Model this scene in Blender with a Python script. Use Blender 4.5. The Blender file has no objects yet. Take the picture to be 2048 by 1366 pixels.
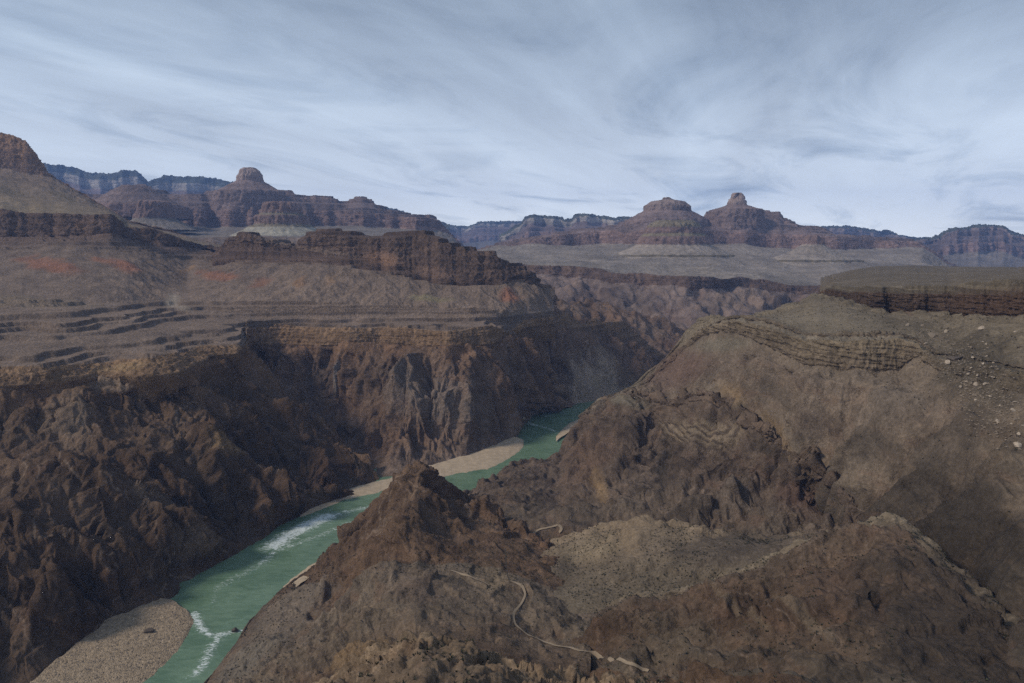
import bpy, math, random
import numpy as np
from mathutils import Vector
from mathutils.bvhtree import BVHTree

# ------------------------------------------------------------------ camera
S = bpy.context.scene
F = 1400.0                       # focal length in pixels of a 2048 wide picture
HOR = 505.0                      # picture row of the horizon
PITCH = math.atan((683 - HOR) / F)
CP, SP = math.cos(PITCH), math.sin(PITCH)
cam_d = bpy.data.cameras.new('camera')
cam_d.sensor_width = 36.0
cam_d.lens = 36.0 * F / 2048
cam_d.clip_start = 1.0
cam_d.clip_end = 90000.0
cam = bpy.data.objects.new('camera', cam_d)
S.collection.objects.link(cam)
cam.location = (0, 0, 0)
cam.rotation_euler = (math.pi / 2 - PITCH, 0, 0)
S.camera = cam

# ------------------------------------------------------------------ sky, sun, exposure
SUN_EL, SUN_AZ = math.radians(38), math.radians(-106)    # azimuth from +Y (view direction), negative = left
W = bpy.data.worlds.new('World'); S.world = W; W.use_nodes = True
nt = W.node_tree; nt.nodes.clear()
def wn(t, **k):
    n = nt.nodes.new(t)
    for a, b in k.items(): setattr(n, a, b)
    return n
def wmath(op, a, b=None, c=None, clamp=False):
    n = wn('ShaderNodeMath', operation=op, use_clamp=clamp)
    for i, v in enumerate((a, b, c)):
        if v is None: continue
        if isinstance(v, (int, float)): n.inputs[i].default_value = v
        else: nt.links.new(v, n.inputs[i])
    return n.outputs[0]
out = wn('ShaderNodeOutputWorld'); bg = wn('ShaderNodeBackground')
bg.inputs['Strength'].default_value = 0.1
sky = wn('ShaderNodeTexSky', sky_type='NISHITA', sun_disc=False)
sky.sun_elevation = SUN_EL; sky.sun_rotation = SUN_AZ; sky.dust_density = 1.0; sky.altitude = 1200
tc = wn('ShaderNodeTexCoord'); sep = wn('ShaderNodeSeparateXYZ')
nt.links.new(tc.outputs['Generated'], sep.inputs[0])
zc = wmath('ADD', wmath('MAXIMUM', sep.outputs[2], 0.0), 0.10)
px_ = wmath('DIVIDE', sep.outputs[0], zc); py_ = wmath('DIVIDE', sep.outputs[1], zc)
comb = wn('ShaderNodeCombineXYZ'); nt.links.new(px_, comb.inputs[0]); nt.links.new(py_, comb.inputs[1])
def cloud_noise(rot, scl, scale, detail, rough, dist, off=0.0):
    mr_ = wn('ShaderNodeMapping'); mr_.inputs['Rotation'].default_value = (0, 0, math.radians(rot))
    nt.links.new(comb.outputs[0], mr_.inputs[0])
    mp = wn('ShaderNodeMapping'); mp.inputs['Scale'].default_value = scl; mp.inputs['Location'].default_value = (off, off * .7, off * .3)
    nt.links.new(mr_.outputs[0], mp.inputs[0])
    n = wn('ShaderNodeTexNoise'); n.inputs['Scale'].default_value = scale
    n.inputs['Detail'].default_value = detail; n.inputs['Roughness'].default_value = rough
    n.inputs['Distortion'].default_value = dist
    nt.links.new(mp.outputs[0], n.inputs['Vector'])
    return n.outputs['Fac']
c1 = cloud_noise(16, (1.0, 0.28, 1), 0.75, 6, 0.5, 0.7, 3.1)     # broad banks
c2 = cloud_noise(26, (1.7, 0.30, 1), 1.5, 9, 0.62, 0.7, 7.7)     # wind-drawn streaks
c3 = cloud_noise(35, (1.2, 0.6, 1), 1.1, 9, 0.6, 0.9, 1.3)
cl = wmath('ADD', wmath('ADD', wmath('MULTIPLY', c1, 0.56), wmath('MULTIPLY', c2, 0.2)), wmath('MULTIPLY', c3, 0.24))
ramp = wn('ShaderNodeValToRGB'); nt.links.new(cl, ramp.inputs[0])
e = ramp.color_ramp.elements
e[0].position = 0.38; e[0].color = (1.75, 2.18, 2.72, 1)
e[1].position = 0.62; e[1].color = (4.25, 5.05, 5.85, 1)
m_ = ramp.color_ramp.elements.new(0.5); m_.color = (2.95, 3.6, 4.35, 1)
# the deck is thickest overhead
th_ = wn('ShaderNodeMapRange'); nt.links.new(sep.outputs[2], th_.inputs[0])
for i_, v_ in enumerate((0.02, 0.55, 1.1, 0.48)): th_.inputs[i_ + 1].default_value = v_
thick = wn('ShaderNodeVectorMath', operation='SCALE'); nt.links.new(ramp.outputs[0], thick.inputs[0]); nt.links.new(th_.outputs[0], thick.inputs['Scale'])
# cloud deck thins to a bright band all round the horizon
hz = wmath('POWER', wmath('SUBTRACT', 1.0, wmath('MAXIMUM', sep.outputs[2], 0.0), clamp=True), 9.0)
hzm = wmath('MULTIPLY', hz, wmath('MULTIPLY_ADD', c3, 3.5, -0.8, clamp=True))
mixh = wn('ShaderNodeMix', data_type='RGBA'); nt.links.new(hzm, mixh.inputs[0])
nt.links.new(thick.outputs[0], mixh.inputs[6]); mixh.inputs[7].default_value = (10.5, 10.8, 10.9, 1)
mixs = wn('ShaderNodeMix', data_type='RGBA'); mixs.inputs[0].default_value = 0.9
nt.links.new(sky.outputs[0], mixs.inputs[6]); nt.links.new(mixh.outputs[2], mixs.inputs[7])
nt.links.new(mixs.outputs[2], bg.inputs[0]); nt.links.new(bg.outputs[0], out.inputs[0])

sun_d = bpy.data.lights.new('sun', 'SUN'); sun_d.energy = 1.5; sun_d.angle = math.radians(10); sun_d.color = (1, .90, .78)
sun = bpy.data.objects.new('sun', sun_d); S.collection.objects.link(sun)
sdir = Vector((math.sin(SUN_AZ) * math.cos(SUN_EL), math.cos(SUN_AZ) * math.cos(SUN_EL), math.sin(SUN_EL)))
sun.rotation_euler = sdir.to_track_quat('Z', 'Y').to_euler()
S.view_settings.view_transform = 'Standard'; S.view_settings.look = 'None'
S.view_settings.exposure = 0.78; S.view_settings.gamma = 1.0; S.view_settings.use_curve_mapping = False
S.cycles.use_adaptive_sampling = False; S.cycles.use_denoising = False; S.cycles.denoising_input_passes = 'RGB_ALBEDO_NORMAL'; S.cycles.denoising_prefilter = 'ACCURATE'
S.cycles.max_bounces = 4; S.cycles.diffuse_bounces = 3; S.cycles.volume_bounces = 0

# ------------------------------------------------------------------ numpy helpers
RNG = np.random.RandomState(7)
GT = RNG.normal(size=(64 * 64 * 64, 3)).astype(np.float32)
GT /= np.linalg.norm(GT, axis=1)[:, None]
R2 = RNG.rand(256, 256, 3).astype(np.float32)

def perlin(p):
    """gradient noise of points (n,3) -> about -1..1"""
    p = p.astype(np.float32)
    i = np.floor(p).astype(np.int32); f = p - i
    u = f * f * f * (f * (f * 6 - 15) + 10)
    i0 = i & 63; i1 = (i + 1) & 63
    X = (i0[:, 0] << 12, i1[:, 0] << 12); Y = (i0[:, 1] << 6, i1[:, 1] << 6); Z = (i0[:, 2], i1[:, 2])
    def c(a, b, d):
        g = GT[X[a] + Y[b] + Z[d]]
        return g[:, 0] * (f[:, 0] - a) + g[:, 1] * (f[:, 1] - b) + g[:, 2] * (f[:, 2] - d)
    x00 = c(0, 0, 0); x00 += u[:, 0] * (c(1, 0, 0) - x00)
    x10 = c(0, 1, 0); x10 += u[:, 0] * (c(1, 1, 0) - x10)
    x01 = c(0, 0, 1); x01 += u[:, 0] * (c(1, 0, 1) - x01)
    x11 = c(0, 1, 1); x11 += u[:, 0] * (c(1, 1, 1) - x11)
    x00 += u[:, 1] * (x10 - x00); x01 += u[:, 1] * (x11 - x01)
    return 1.6 * (x00 + u[:, 2] * (x01 - x00))

def fbm(p, octv=4, gain=0.5, ridged=False, off=0.0):
    q = p + off; a = 1.0; s = 0; t = 0
    for _ in range(octv):
        n = perlin(q)
        if ridged: n = 1 - 2 * np.abs(n)
        s = s + a * n; t += a; a *= gain
        q = q[:, (1, 2, 0)] * 2.03 + 17.3 if False else q * 2.03 + 17.3
    return s / t

CT = RNG.rand(32 * 32 * 32, 8).astype(np.float32)
def facets(p, seed=0.0):
    """piecewise flat blocks (nearest of jittered cells, each a tilted plane): offset about -1..1 and a random tone per block"""
    p = (p + seed * 7.31).astype(np.float32); i = np.floor(p).astype(np.int32); f = p - i
    best = np.full(len(p), 9.0, np.float32); bid = np.zeros(len(p), np.int32); bv = np.zeros((len(p), 3), np.float32)
    for a in (-1, 0, 1):
        for b in (-1, 0, 1):
            for c in (-1, 0, 1):
                k = (((i[:, 0] + a) & 31) << 10) + (((i[:, 1] + b) & 31) << 5) + ((i[:, 2] + c) & 31)
                v = f - np.array([a, b, c], np.float32) - CT[k, :3]
                d = (v * v).sum(1); m = d < best
                best[m] = d[m]; bid[m] = k[m]; bv[m] = v[m]
    r = CT[bid]
    return ((r[:, 3:6] - .5) * 2.6 * bv).sum(1) + (r[:, 6] - .5) * .4, r[:, 7]

def smoothstep(a, b, x):
    t = np.clip((x - a) / (b - a), 0, 1)
    return t * t * (3 - 2 * t)

def noise1(x, seed, octv=4):
    p = np.zeros((x.size, 3), np.float32); p[:, 0] = x.ravel(); p[:, 1] = seed * 3.17 + .5; p[:, 2] = seed * 1.31 + .3
    return fbm(p, octv).reshape(x.shape)

def gsmooth(a, s):
    if s <= 0: return a
    r = int(max(1, s * 3)); k = np.exp(-0.5 * (np.arange(-r, r + 1) / s) ** 2); k /= k.sum()
    return np.convolve(np.pad(a, r, mode='edge'), k, mode='valid')

def blur2(A, n):
    """cheap box blur over a (rows, cols, k) grid"""
    for ax in (0, 1):
        for _ in range(2):
            L = A.shape[ax]; r = min(n, (L - 1) // 2)
            if r < 1: continue
            pad = [(0, 0)] * A.ndim; pad[ax] = (r + 1, r)
            c = np.cumsum(np.pad(A, pad, mode='edge'), axis=ax, dtype=np.float64)
            A = (np.take(c, range(2 * r + 1, c.shape[ax]), axis=ax) - np.take(c, range(0, c.shape[ax] - 2 * r - 1), axis=ax)) / (2 * r + 1)
    return A

def grid_normals(P):
    du = np.gradient(P, axis=1); dv = np.gradient(P, axis=0)
    n = np.cross(du, dv)
    n /= np.linalg.norm(n, axis=2, keepdims=True) + 1e-9
    return n

def ray(x, y):
    a = (np.asarray(x, float) - 1024) / F; b = (683 - np.asarray(y, float)) / F
    return np.stack([a, CP + SP * b, -SP + CP * b], -1)

def at_d(x, y, d):
    r = ray(x, y); return r * (np.asarray(d, float) / r[..., 1])[..., None]

def at_z(x, y, z):
    r = ray(x, y); return r * (np.asarray(z, float) / r[..., 2])[..., None]

def stripes(xy, side, L, seed):
    """cell noise of waves that run along `side` (Phacelle style); returns cos, sin parts"""
    p = xy / L + seed * 13.7
    i = np.floor(p).astype(np.int32); f = (p - i).astype(np.float32)
    C = np.zeros(len(p), np.float32); Sn = np.zeros_like(C); Wt = np.full_like(C, 1e-4)
    for a in (-1, 0, 1, 2):
        for b in (-1, 0, 1, 2):
            r = R2[(i[:, 0] + a) & 255, (i[:, 1] + b) & 255]
            vx = f[:, 0] - a - r[:, 0] * .8 + .4 - .5 + .5; vy = f[:, 1] - b - r[:, 1] * .8 + .4 - .5 + .5
            vx = vx - .0; vy = vy - .0
            w = np.exp(-2 * (vx * vx + vy * vy)); w = np.maximum(w - .011, 0)
            ph = (vx * side[:, 0] + vy * side[:, 1]) * 6.2832 + r[:, 2] * 2.2
            C += w * np.cos(ph); Sn += w * np.sin(ph); Wt += w
    C /= Wt; Sn /= Wt
    m = np.sqrt(C * C + Sn * Sn) + 1e-4
    k = np.minimum(1.0, m * 1.6) / m
    return C * k, Sn * k

def erode(P, w, L, amp, octv, seed, gain=0.5, smooth=8):
    """fall-line gullies on grid P; returns offset along the normal (rows, cols) and the gully value"""
    sh = P.shape[:2]
    N = grid_normals(blur2(P, smooth)); N[N[..., 2] < 0] *= -1
    g = N[..., :2].reshape(-1, 2); st = np.linalg.norm(g, axis=1); g = g / (st[:, None] + 1e-4)
    steep = smoothstep(.08, .5, st)
    xy = P[..., :2].reshape(-1, 2)
    # stretch: use the true arc along the slope instead of the plan distance
    H = np.zeros(len(xy)); gd = g.copy(); a = amp; l = L
    for o in range(octv):
        nd = gd / (np.linalg.norm(gd, axis=1)[:, None] + 1e-5)
        side = np.stack([-nd[:, 1], nd[:, 0]], 1).astype(np.float32)
        c, s = stripes(xy, side, l, seed + o * 1.9)
        ph = np.arctan2(s, c); tri = 1 - 2 * np.abs(ph) / np.pi
        h = .45 * c + .55 * tri * np.sqrt(c * c + s * s)
        H += a * h
        gd = gd + side * (s * 1.1)[:, None]
        a *= gain; l *= .5
    return (H * steep).reshape(sh) * w, (H / (amp + 1e-6)).reshape(sh)

MATS = {}
def rock_mat(name, scale=0.25, bump=0.6, contrast=0.5, rough=0.95, vein=0.0):
    if name in MATS: return MATS[name]
    m = bpy.data.materials.new(name); m.use_nodes = True; t = m.node_tree; t.nodes.clear()
    def N(ty, **k):
        n = t.nodes.new(ty)
        for a, b in k.items(): setattr(n, a, b)
        return n
    o = N('ShaderNodeOutputMaterial'); b = N('ShaderNodeBsdfPrincipled')
    b.inputs['Roughness'].default_value = rough; b.inputs['Specular IOR Level'].default_value = 0.15
    at = N('ShaderNodeAttribute', attribute_name='rock_color'); geo = N('ShaderNodeNewGeometry')
    def noise(sc, det, rg, dist=0.0, stretch=None):
        n = N('ShaderNodeTexNoise'); n.inputs['Scale'].default_value = sc; n.inputs['Detail'].default_value = det
        n.inputs['Roughness'].default_value = rg; n.inputs['Distortion'].default_value = dist
        if stretch:
            mp = N('ShaderNodeMapping'); mp.inputs['Scale'].default_value = stretch[0]; mp.inputs['Rotation'].default_value = stretch[1]
            t.links.new(geo.outputs['Position'], mp.inputs[0]); t.links.new(mp.outputs[0], n.inputs['Vector'])
        else: t.links.new(geo.outputs['Position'], n.inputs['Vector'])
        return n.outputs['Fac']
    n1 = noise(scale, 8, .68, .3); n2 = noise(scale * .13, 5, .6, .6, ((1, 1, 2.2), (.3, .2, 0)))
    vor = N('ShaderNodeTexVoronoi'); vor.inputs['Scale'].default_value = scale * 1.3
    t.links.new(geo.outputs['Position'], vor.inputs['Vector'])
    def mr(v, lo, hi, a=.25, c=.75):
        n = N('ShaderNodeMapRange'); t.links.new(v, n.inputs[0])
        for i, q in enumerate((a, c, lo, hi)): n.inputs[i + 1].default_value = q
        return n.outputs[0]
    def mul(a_, b_):
        n = N('ShaderNodeMath', operation='MULTIPLY'); t.links.new(a_, n.inputs[0]); t.links.new(b_, n.inputs[1]); return n.outputs[0]
    f = mul(mr(n1, 1 - contrast, 1 + contrast), mr(n2, 1 - contrast * .6, 1 + contrast * .6))
    if vein:
        for st_, sc_, lo in (((1, .35, .5), scale * .22, .035), ((.4, 1, .35), scale * .5, .05)):
            v_ = noise(sc_, 7, .62, 1.2, (st_, (.5, .35, .6)))
            ab = N('ShaderNodeMath', operation='SUBTRACT'); t.links.new(v_, ab.inputs[0]); ab.inputs[1].default_value = .5
            aa = N('ShaderNodeMath', operation='ABSOLUTE'); t.links.new(ab.outputs[0], aa.inputs[0])
            f = mul(f, mr(aa.outputs[0], 1 + vein, 1.0, 0.0, lo))
    sc = N('ShaderNodeVectorMath', operation='SCALE'); t.links.new(at.outputs['Color'], sc.inputs[0]); t.links.new(f, sc.inputs['Scale'])
    t.links.new(sc.outputs[0], b.inputs['Base Color'])
    hsum = N('ShaderNodeMath', operation='MULTIPLY_ADD'); t.links.new(vor.outputs['Distance'], hsum.inputs[0]); hsum.inputs[1].default_value = -.25
    t.links.new(n1, hsum.inputs[2])
    bp = N('ShaderNodeBump'); bp.inputs['Strength'].default_value = bump; bp.inputs['Distance'].default_value = 1.6 / scale * .5
    t.links.new(hsum.outputs[0], bp.inputs['Height']); t.links.new(bp.outputs[0], b.inputs['Normal'])
    t.links.new(b.outputs[0], o.inputs[0])
    MATS[name] = m
    return m

OBJ = {}
def make_grid(name, P, col, mat, label, kind='structure', flip=False):
    nr, nc = P.shape[:2]
    me = bpy.data.meshes.new(name)
    me.vertices.add(nr * nc); me.vertices.foreach_set('co', P.reshape(-1).astype(np.float32))
    idx = np.arange(nr * nc).reshape(nr, nc)
    q = np.stack([idx[:-1, :-1], idx[1:, :-1], idx[1:, 1:], idx[:-1, 1:]], -1).reshape(-1, 4)
    if flip: q = q[:, ::-1]
    me.loops.add(q.size); me.loops.foreach_set('vertex_index', q.reshape(-1).astype(np.int32))
    me.polygons.add(len(q)); me.polygons.foreach_set('loop_start', (np.arange(len(q)) * 4).astype(np.int32))
    me.polygons.foreach_set('use_smooth', np.ones(len(q), bool))
    me.update(calc_edges=True)
    if col is not None:
        a = me.attributes.new('rock_color', 'FLOAT_COLOR', 'POINT')
        c4 = np.ones((nr * nc, 4), np.float32); c4[:, :3] = np.clip(col.reshape(-1, 3), 0.005, 1)
        a.data.foreach_set('color', c4.reshape(-1))
    me.materials.append(mat)
    ob = bpy.data.objects.new(name, me); S.collection.objects.link(ob)
    ob['label'] = label; ob['kind'] = kind
    return ob

C = lambda *a: np.array(a, float)
# rock colours (linear albedo)
SCHIST = C(.080, .060, .049); SCHIST2 = C(.132, .093, .068); SCHIST_RED = C(.125, .073, .050)
TALUS = C(.185, .152, .128); TALUS2 = C(.165, .150, .120); TAN = C(.30, .235, .165)
TAPEATS = C(.110, .082, .068); TAPEATS2 = C(.185, .128, .092)
LEDGE = C(.180, .135, .098); RED = C(.28, .13, .078); REDWALL = C(.20, .135, .115); SUPAI = C(.195, .142, .128)
TONTO = C(.225, .19, .158); CREAM = C(.30, .265, .23); FOREST = C(.06, .065, .05)

# span kinds: cliff, slope, ledge, gorge
def sheet(name, label, x0, x1, ncol, rails, spans, seed, mat, sc=1.0, back=None, patches=(), jit_y=1.0, jit_d=0.0, alcove=0.0, alcove_l=90,
          low=0.0, low_l=200.0, strata=(0, 1), dust=None, var=.22, gull=1.0, skirt=None, crag=1.3, swirl=None, flat_shade=False, agroups=None, big=1.0, cliffk=1.0):
    """rails: [[(x, y, d) or (x, y, ('z', z))...]...] top to bottom; spans: [(kind, rows, colour_a, colour_b, power)...] between them"""
    X = np.linspace(x0, x1, ncol); dx = (x1 - x0) / (ncol - 1)
    R = []; RY = []
    alcs = {g: noise1(X / alcove_l, seed + 50 + g * 4.4, 3) * alcove for g in range(5)}
    for k, r in enumerate(rails):
        r = sorted(r, key=lambda t: t[0])
        xs = [t[0] for t in r]; ys = [t[1] for t in r]
        ds = [at_z(t[0], t[1], t[2][1])[1] if isinstance(t[2], tuple) else t[2] for t in r]
        y = gsmooth(np.interp(X, xs, ys), 2.0 / dx); d = gsmooth(np.interp(X, xs, ds), 6.0 / dx)
        y = y + noise1(X / 26.0, seed + k * 5.37, 5 if k == 0 else 3) * jit_y * (2.0 if k == 0 else 1.4)
        d = d + alcs[(agroups[k] if agroups else (k + 1) // 2)] + noise1(X / 36.0, seed + 9 + k * 3.21, 2) * jit_d * .35
        R.append(at_d(X, y, d)); RY.append(y)
    kinds = []; rows = []; RYs = []; cols = []
    if back:
        L, drop, nb = back
        v = R[0][:, :2] / np.linalg.norm(R[0][:, :2], axis=1)[:, None]
        B = R[0].copy(); B[:, :2] += v * L; B[:, 2] -= drop
        spans = [(spans[0][0], nb, spans[0][2], spans[0][2], 1.0)] + list(spans); R = [B] + R; RY = [RY[0] - 1] + RY
    if skirt:
        L, drop, nb = skirt
        v = R[-1][:, :2] / np.linalg.norm(R[-1][:, :2], axis=1)[:, None]
        B = R[-1].copy(); B[:, :2] += v * L; B[:, 2] -= drop
        spans = list(spans) + [('none', nb, spans[-1][3], spans[-1][3], 1.0)]; R.append(B); RY.append(RY[-1] + 2)
    for k, (kind, n, ca, cb, pw) in enumerate(spans):
        last = k == len(spans) - 1
        t = np.linspace(0, 1, n + 1)[: (n + 1 if last else n)]
        tt = t[:, None, None]
        A, B = R[k], R[k + 1]
        seg = A[None] * (1 - tt) + B[None] * tt
        if pw != 1.0:      # concave foot (pw > 1): drop fast first
            zt = 1 - (1 - t) ** pw
            seg[..., 2] = A[None, :, 2] * (1 - zt[:, None]) + B[None, :, 2] * zt[:, None]
        rows.append(seg); kinds += [kind] * len(t); RYs.append(RY[k][None] * (1 - t[:, None]) + RY[k + 1][None] * t[:, None])
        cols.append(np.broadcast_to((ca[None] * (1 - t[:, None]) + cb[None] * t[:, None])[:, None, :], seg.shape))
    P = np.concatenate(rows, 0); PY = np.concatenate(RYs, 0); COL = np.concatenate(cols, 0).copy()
    kinds = np.array(kinds); nr = len(kinds)
    def wt(k):
        w = gsmooth((kinds == k).astype(float), 5.0 if k == 'gorge' else 1.2)
        return np.broadcast_to(w[:, None], P.shape[:2])
    wc, ws, wl, wg = (wt(k) for k in ('cliff', 'slope', 'ledge', 'gorge'))
    flat = lambda A: A.reshape(-1, A.shape[-1])
    def push(h, nb=6):
        N = grid_normals(blur2(P, nb)); N[(N * P).sum(-1) > 0] *= -1
        k = .10 + .90 * smoothstep(-403, -372, P[..., 2])       # banks by the water are even
        return P + N * (h * k)[..., None]
    if low > 0:
        h = fbm(flat(P) / low_l, 3, .5, off=seed * 1.7).reshape(P.shape[:2]) * low
        P = push(h, 10)
    gul = np.zeros(P.shape[:2]); blk = np.zeros(P.shape[:2]); riser = np.zeros(P.shape[:2])
    if wg.max() > 0:
        h, g1 = erode(P, wg, 95 * sc * big, 12 * sc * gull * big, 5 + (big > 1.5), seed, .52, int(14 * big))
        h *= .45 + .85 * smoothstep(-.5, .5, fbm(flat(P) / (170 * sc), 2, .5, off=seed + 60).reshape(P.shape[:2])); P = push(h, 4); gul += g1 * wg
        q = flat(P) / (34 * sc); q = np.stack([q[:, 0] + .5 * q[:, 2], q[:, 1], q[:, 2] * .7], 1)
        h = fbm(q, 5, .6, True, seed).reshape(P.shape[:2]) * 2.0 * sc * crag * wg
        P = push(h, 3)
        # foliation: slabs that stand steeply and lean
        fpn = flat(P); lean = np.stack([fpn[:, 0] + .35 * fpn[:, 2], fpn[:, 1] - .2 * fpn[:, 2], fpn[:, 2] * .45], 1)
        lean += 3 * sc * np.stack([perlin(fpn / (30 * sc)), perlin(fpn / (30 * sc) + 9), 0 * fpn[:, 0]], 1)
        f1, t1 = facets(lean / (46 * sc), seed); f2, t2 = facets(lean / (15 * sc), seed + 1)
        P = push(blur2((7.2 * sc * f1 + 2.9 * sc * f2).reshape(P.shape[:2]), 1) * crag * wg, 3)
        blk = (.55 * (t1 - .5) + .35 * (t2 - .5)).reshape(P.shape[:2]) * wg
    if ws.max() > 0:
        h, g1 = erode(P, ws, 60 * sc, 4.4 * sc, 5, seed + 3, .5, 12); P = push(h, 4); gul += g1 * ws
        h = fbm(flat(P) / (16 * sc), 4, .6, False, seed + 5).reshape(P.shape[:2]) * .8 * sc * ws
        P = push(h, 3)
    if wc.max() > 0:
        q = flat(P) / np.array([11 * sc, 11 * sc, 75 * sc])
        h = fbm(q, 4, .55, True, seed + 8).reshape(P.shape[:2]) * 3.6 * sc
        q = flat(P) / np.array([60 * sc, 60 * sc, 5 * sc])
        h = h + np.sign(n_ := fbm(q, 3, .6, False, seed + 2).reshape(P.shape[:2])) * np.abs(n_) ** .6 * 2.2 * sc
        P = push(h * wc * cliffk, 3)
        f1, t1 = facets(flat(P) / np.array([9 * sc, 9 * sc, 12 * sc]), seed + 4)
        P = push((1.5 * sc * f1).reshape(P.shape[:2]) * wc * cliffk, 3); blk = blk + (t1 - .5).reshape(P.shape[:2]) * wc * .7
    if wl.max() > 0:
        z = P[..., 2] + 4 * sc * fbm(flat(P) / np.array([130 * sc, 130 * sc, 900 * sc]), 4, .5, off=seed).reshape(P.shape[:2])
        Hb = 9.5 * sc; zz = z / Hb; zz = zz + .35 * np.sin(zz * 1.7 + seed) ; fr = zz - np.floor(zz)
        brk = smoothstep(-.55, .0, fbm(flat(P) / (120 * sc) + np.floor(zz).reshape(-1, 1) * 3.3, 3, .5).reshape(P.shape[:2]))
        g_ = smoothstep(.42, .58, fr) - fr
        P = P.copy(); P[..., 2] += g_ * Hb * .95 * wl * brk; riser = smoothstep(.40, .45, fr) * smoothstep(.62, .57, fr) * wl * brk
        h = fbm(flat(P) / (7 * sc), 4, .6, True, seed + 5).reshape(P.shape[:2]) * .9 * sc * wl
        P = push(h, 3)
    ring = None
    if swirl:
        cx, cy, rx, ry, amp = swirl
        w_ = fbm(flat(P) / 22, 3, .55, off=seed).reshape(P.shape[:2])
        rr = np.sqrt(((X[None] - cx - .25 * (PY - cy)) / rx) ** 2 + ((PY - cy) / ry) ** 2) * (1 + .10 * w_)
        m_ = smoothstep(1.25, .8, rr); t_ = rr * 4.6 + .25 * w_; fr = t_ - np.floor(t_)
        P = push(m_ * amp * (1.1 - rr * .5 + .34 * (smoothstep(0, .25, fr) - fr) * smoothstep(-.35, .25, (PY - cy) / ry + .3 * w_)), 4); ring = (m_ * smoothstep(-.35, .25, (PY - cy) / ry + .3 * w_), fr)
    # ---- rock colour; some patches paint in darkness of the view's lower corners
    fp = flat(P)
    n0 = fbm(fp / (140 * sc), 4, .55, off=seed + 31).reshape(P.shape[:2])
    n1 = fbm(fp / np.array([60 * sc, 60 * sc, 22 * sc]), 4, .6, off=seed + 41).reshape(P.shape[:2])
    zb = (P[..., 2] + 4 * sc * n0).ravel()
    bed = noise1(zb / (7 * sc), seed + 77, 3).reshape(P.shape[:2])
    COL *= (1 + 1.5 * var * n0 + var * 1.1 * n1)[..., None]
    COL *= (1 + .75 * blk - .32 * riser)[..., None]
    COL *= (1 + (strata[0] * bed * (wc + wl * .7 + ws * .25))[..., None])
    if wg.max() > 0:
        dk_ = smoothstep(.1, .7, fbm(fp / np.array([26 * sc, 26 * sc, 40 * sc]), 4, .6, off=seed + 91).reshape(P.shape[:2]))[..., None] * wg[..., None]
        COL = COL * (1 - .5 * dk_)
        wv = fp + 9 * sc * np.stack([perlin(fp / (24 * sc) + 4), perlin(fp / (24 * sc) + 14), perlin(fp / (24 * sc) + 24)], 1)
        vn = 0
        for vo, vs in ((0.0, 75), (31.7, 120)):
            pv = perlin(wv / (vs * sc) * np.array([1, .8, .45]) + vo); mk = smoothstep(-.1, .35, perlin(fp / (150 * sc) + vo + 5))
            vn = np.maximum(vn, smoothstep(1.9 / vs, .3 / vs, np.abs(pv)) * mk)
        vn = (vn.reshape(P.shape[:2]) * .55 * wg)[..., None]
        COL = COL * (1 - vn) + vn * C(.25, .185, .145)
        r = smoothstep(.0, .6, n1 + .3 * n0)[..., None] * wg[..., None]
        COL = COL * (1 - .5 * r) + .5 * r * SCHIST_RED
        gl = smoothstep(.25, -.75, gul)[..., None] * wg[..., None] * .22
        COL = COL * (1 - gl) + gl * TALUS * .95
    N = grid_normals(P); N[N[..., 2] < 0] *= -1
    if dust is not None:
        dm = (smoothstep(.62, .9, N[..., 2] + .10 * n1) * .75)[..., None]
        COL = COL * (1 - dm) + dm * dust
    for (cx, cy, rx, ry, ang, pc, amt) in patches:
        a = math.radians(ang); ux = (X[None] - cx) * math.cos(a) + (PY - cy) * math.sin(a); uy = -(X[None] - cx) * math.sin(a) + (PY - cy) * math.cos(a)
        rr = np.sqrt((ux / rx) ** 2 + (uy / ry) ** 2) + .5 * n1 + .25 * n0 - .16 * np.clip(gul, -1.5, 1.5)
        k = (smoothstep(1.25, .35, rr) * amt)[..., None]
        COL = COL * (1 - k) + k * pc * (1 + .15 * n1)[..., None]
    if ring is not None:
        k = (ring[0] * .42)[..., None]; rc = C(.23, .18, .125) * smoothstep(.55, .2, np.abs(ring[1] - .3))[..., None] + C(.07, .055, .042)
        COL = COL * (1 - k) + k * rc * (1 + .3 * n1)[..., None]
    if mat is M_NEAR: COL = COL * C(1.0, .99, .92)
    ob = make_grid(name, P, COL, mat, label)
    if flat_shade: ob.data.polygons.foreach_set('use_smooth', np.zeros(len(ob.data.polygons), bool))
    OBJ.setdefault('terrain', []).append(ob)
    return ob

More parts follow.
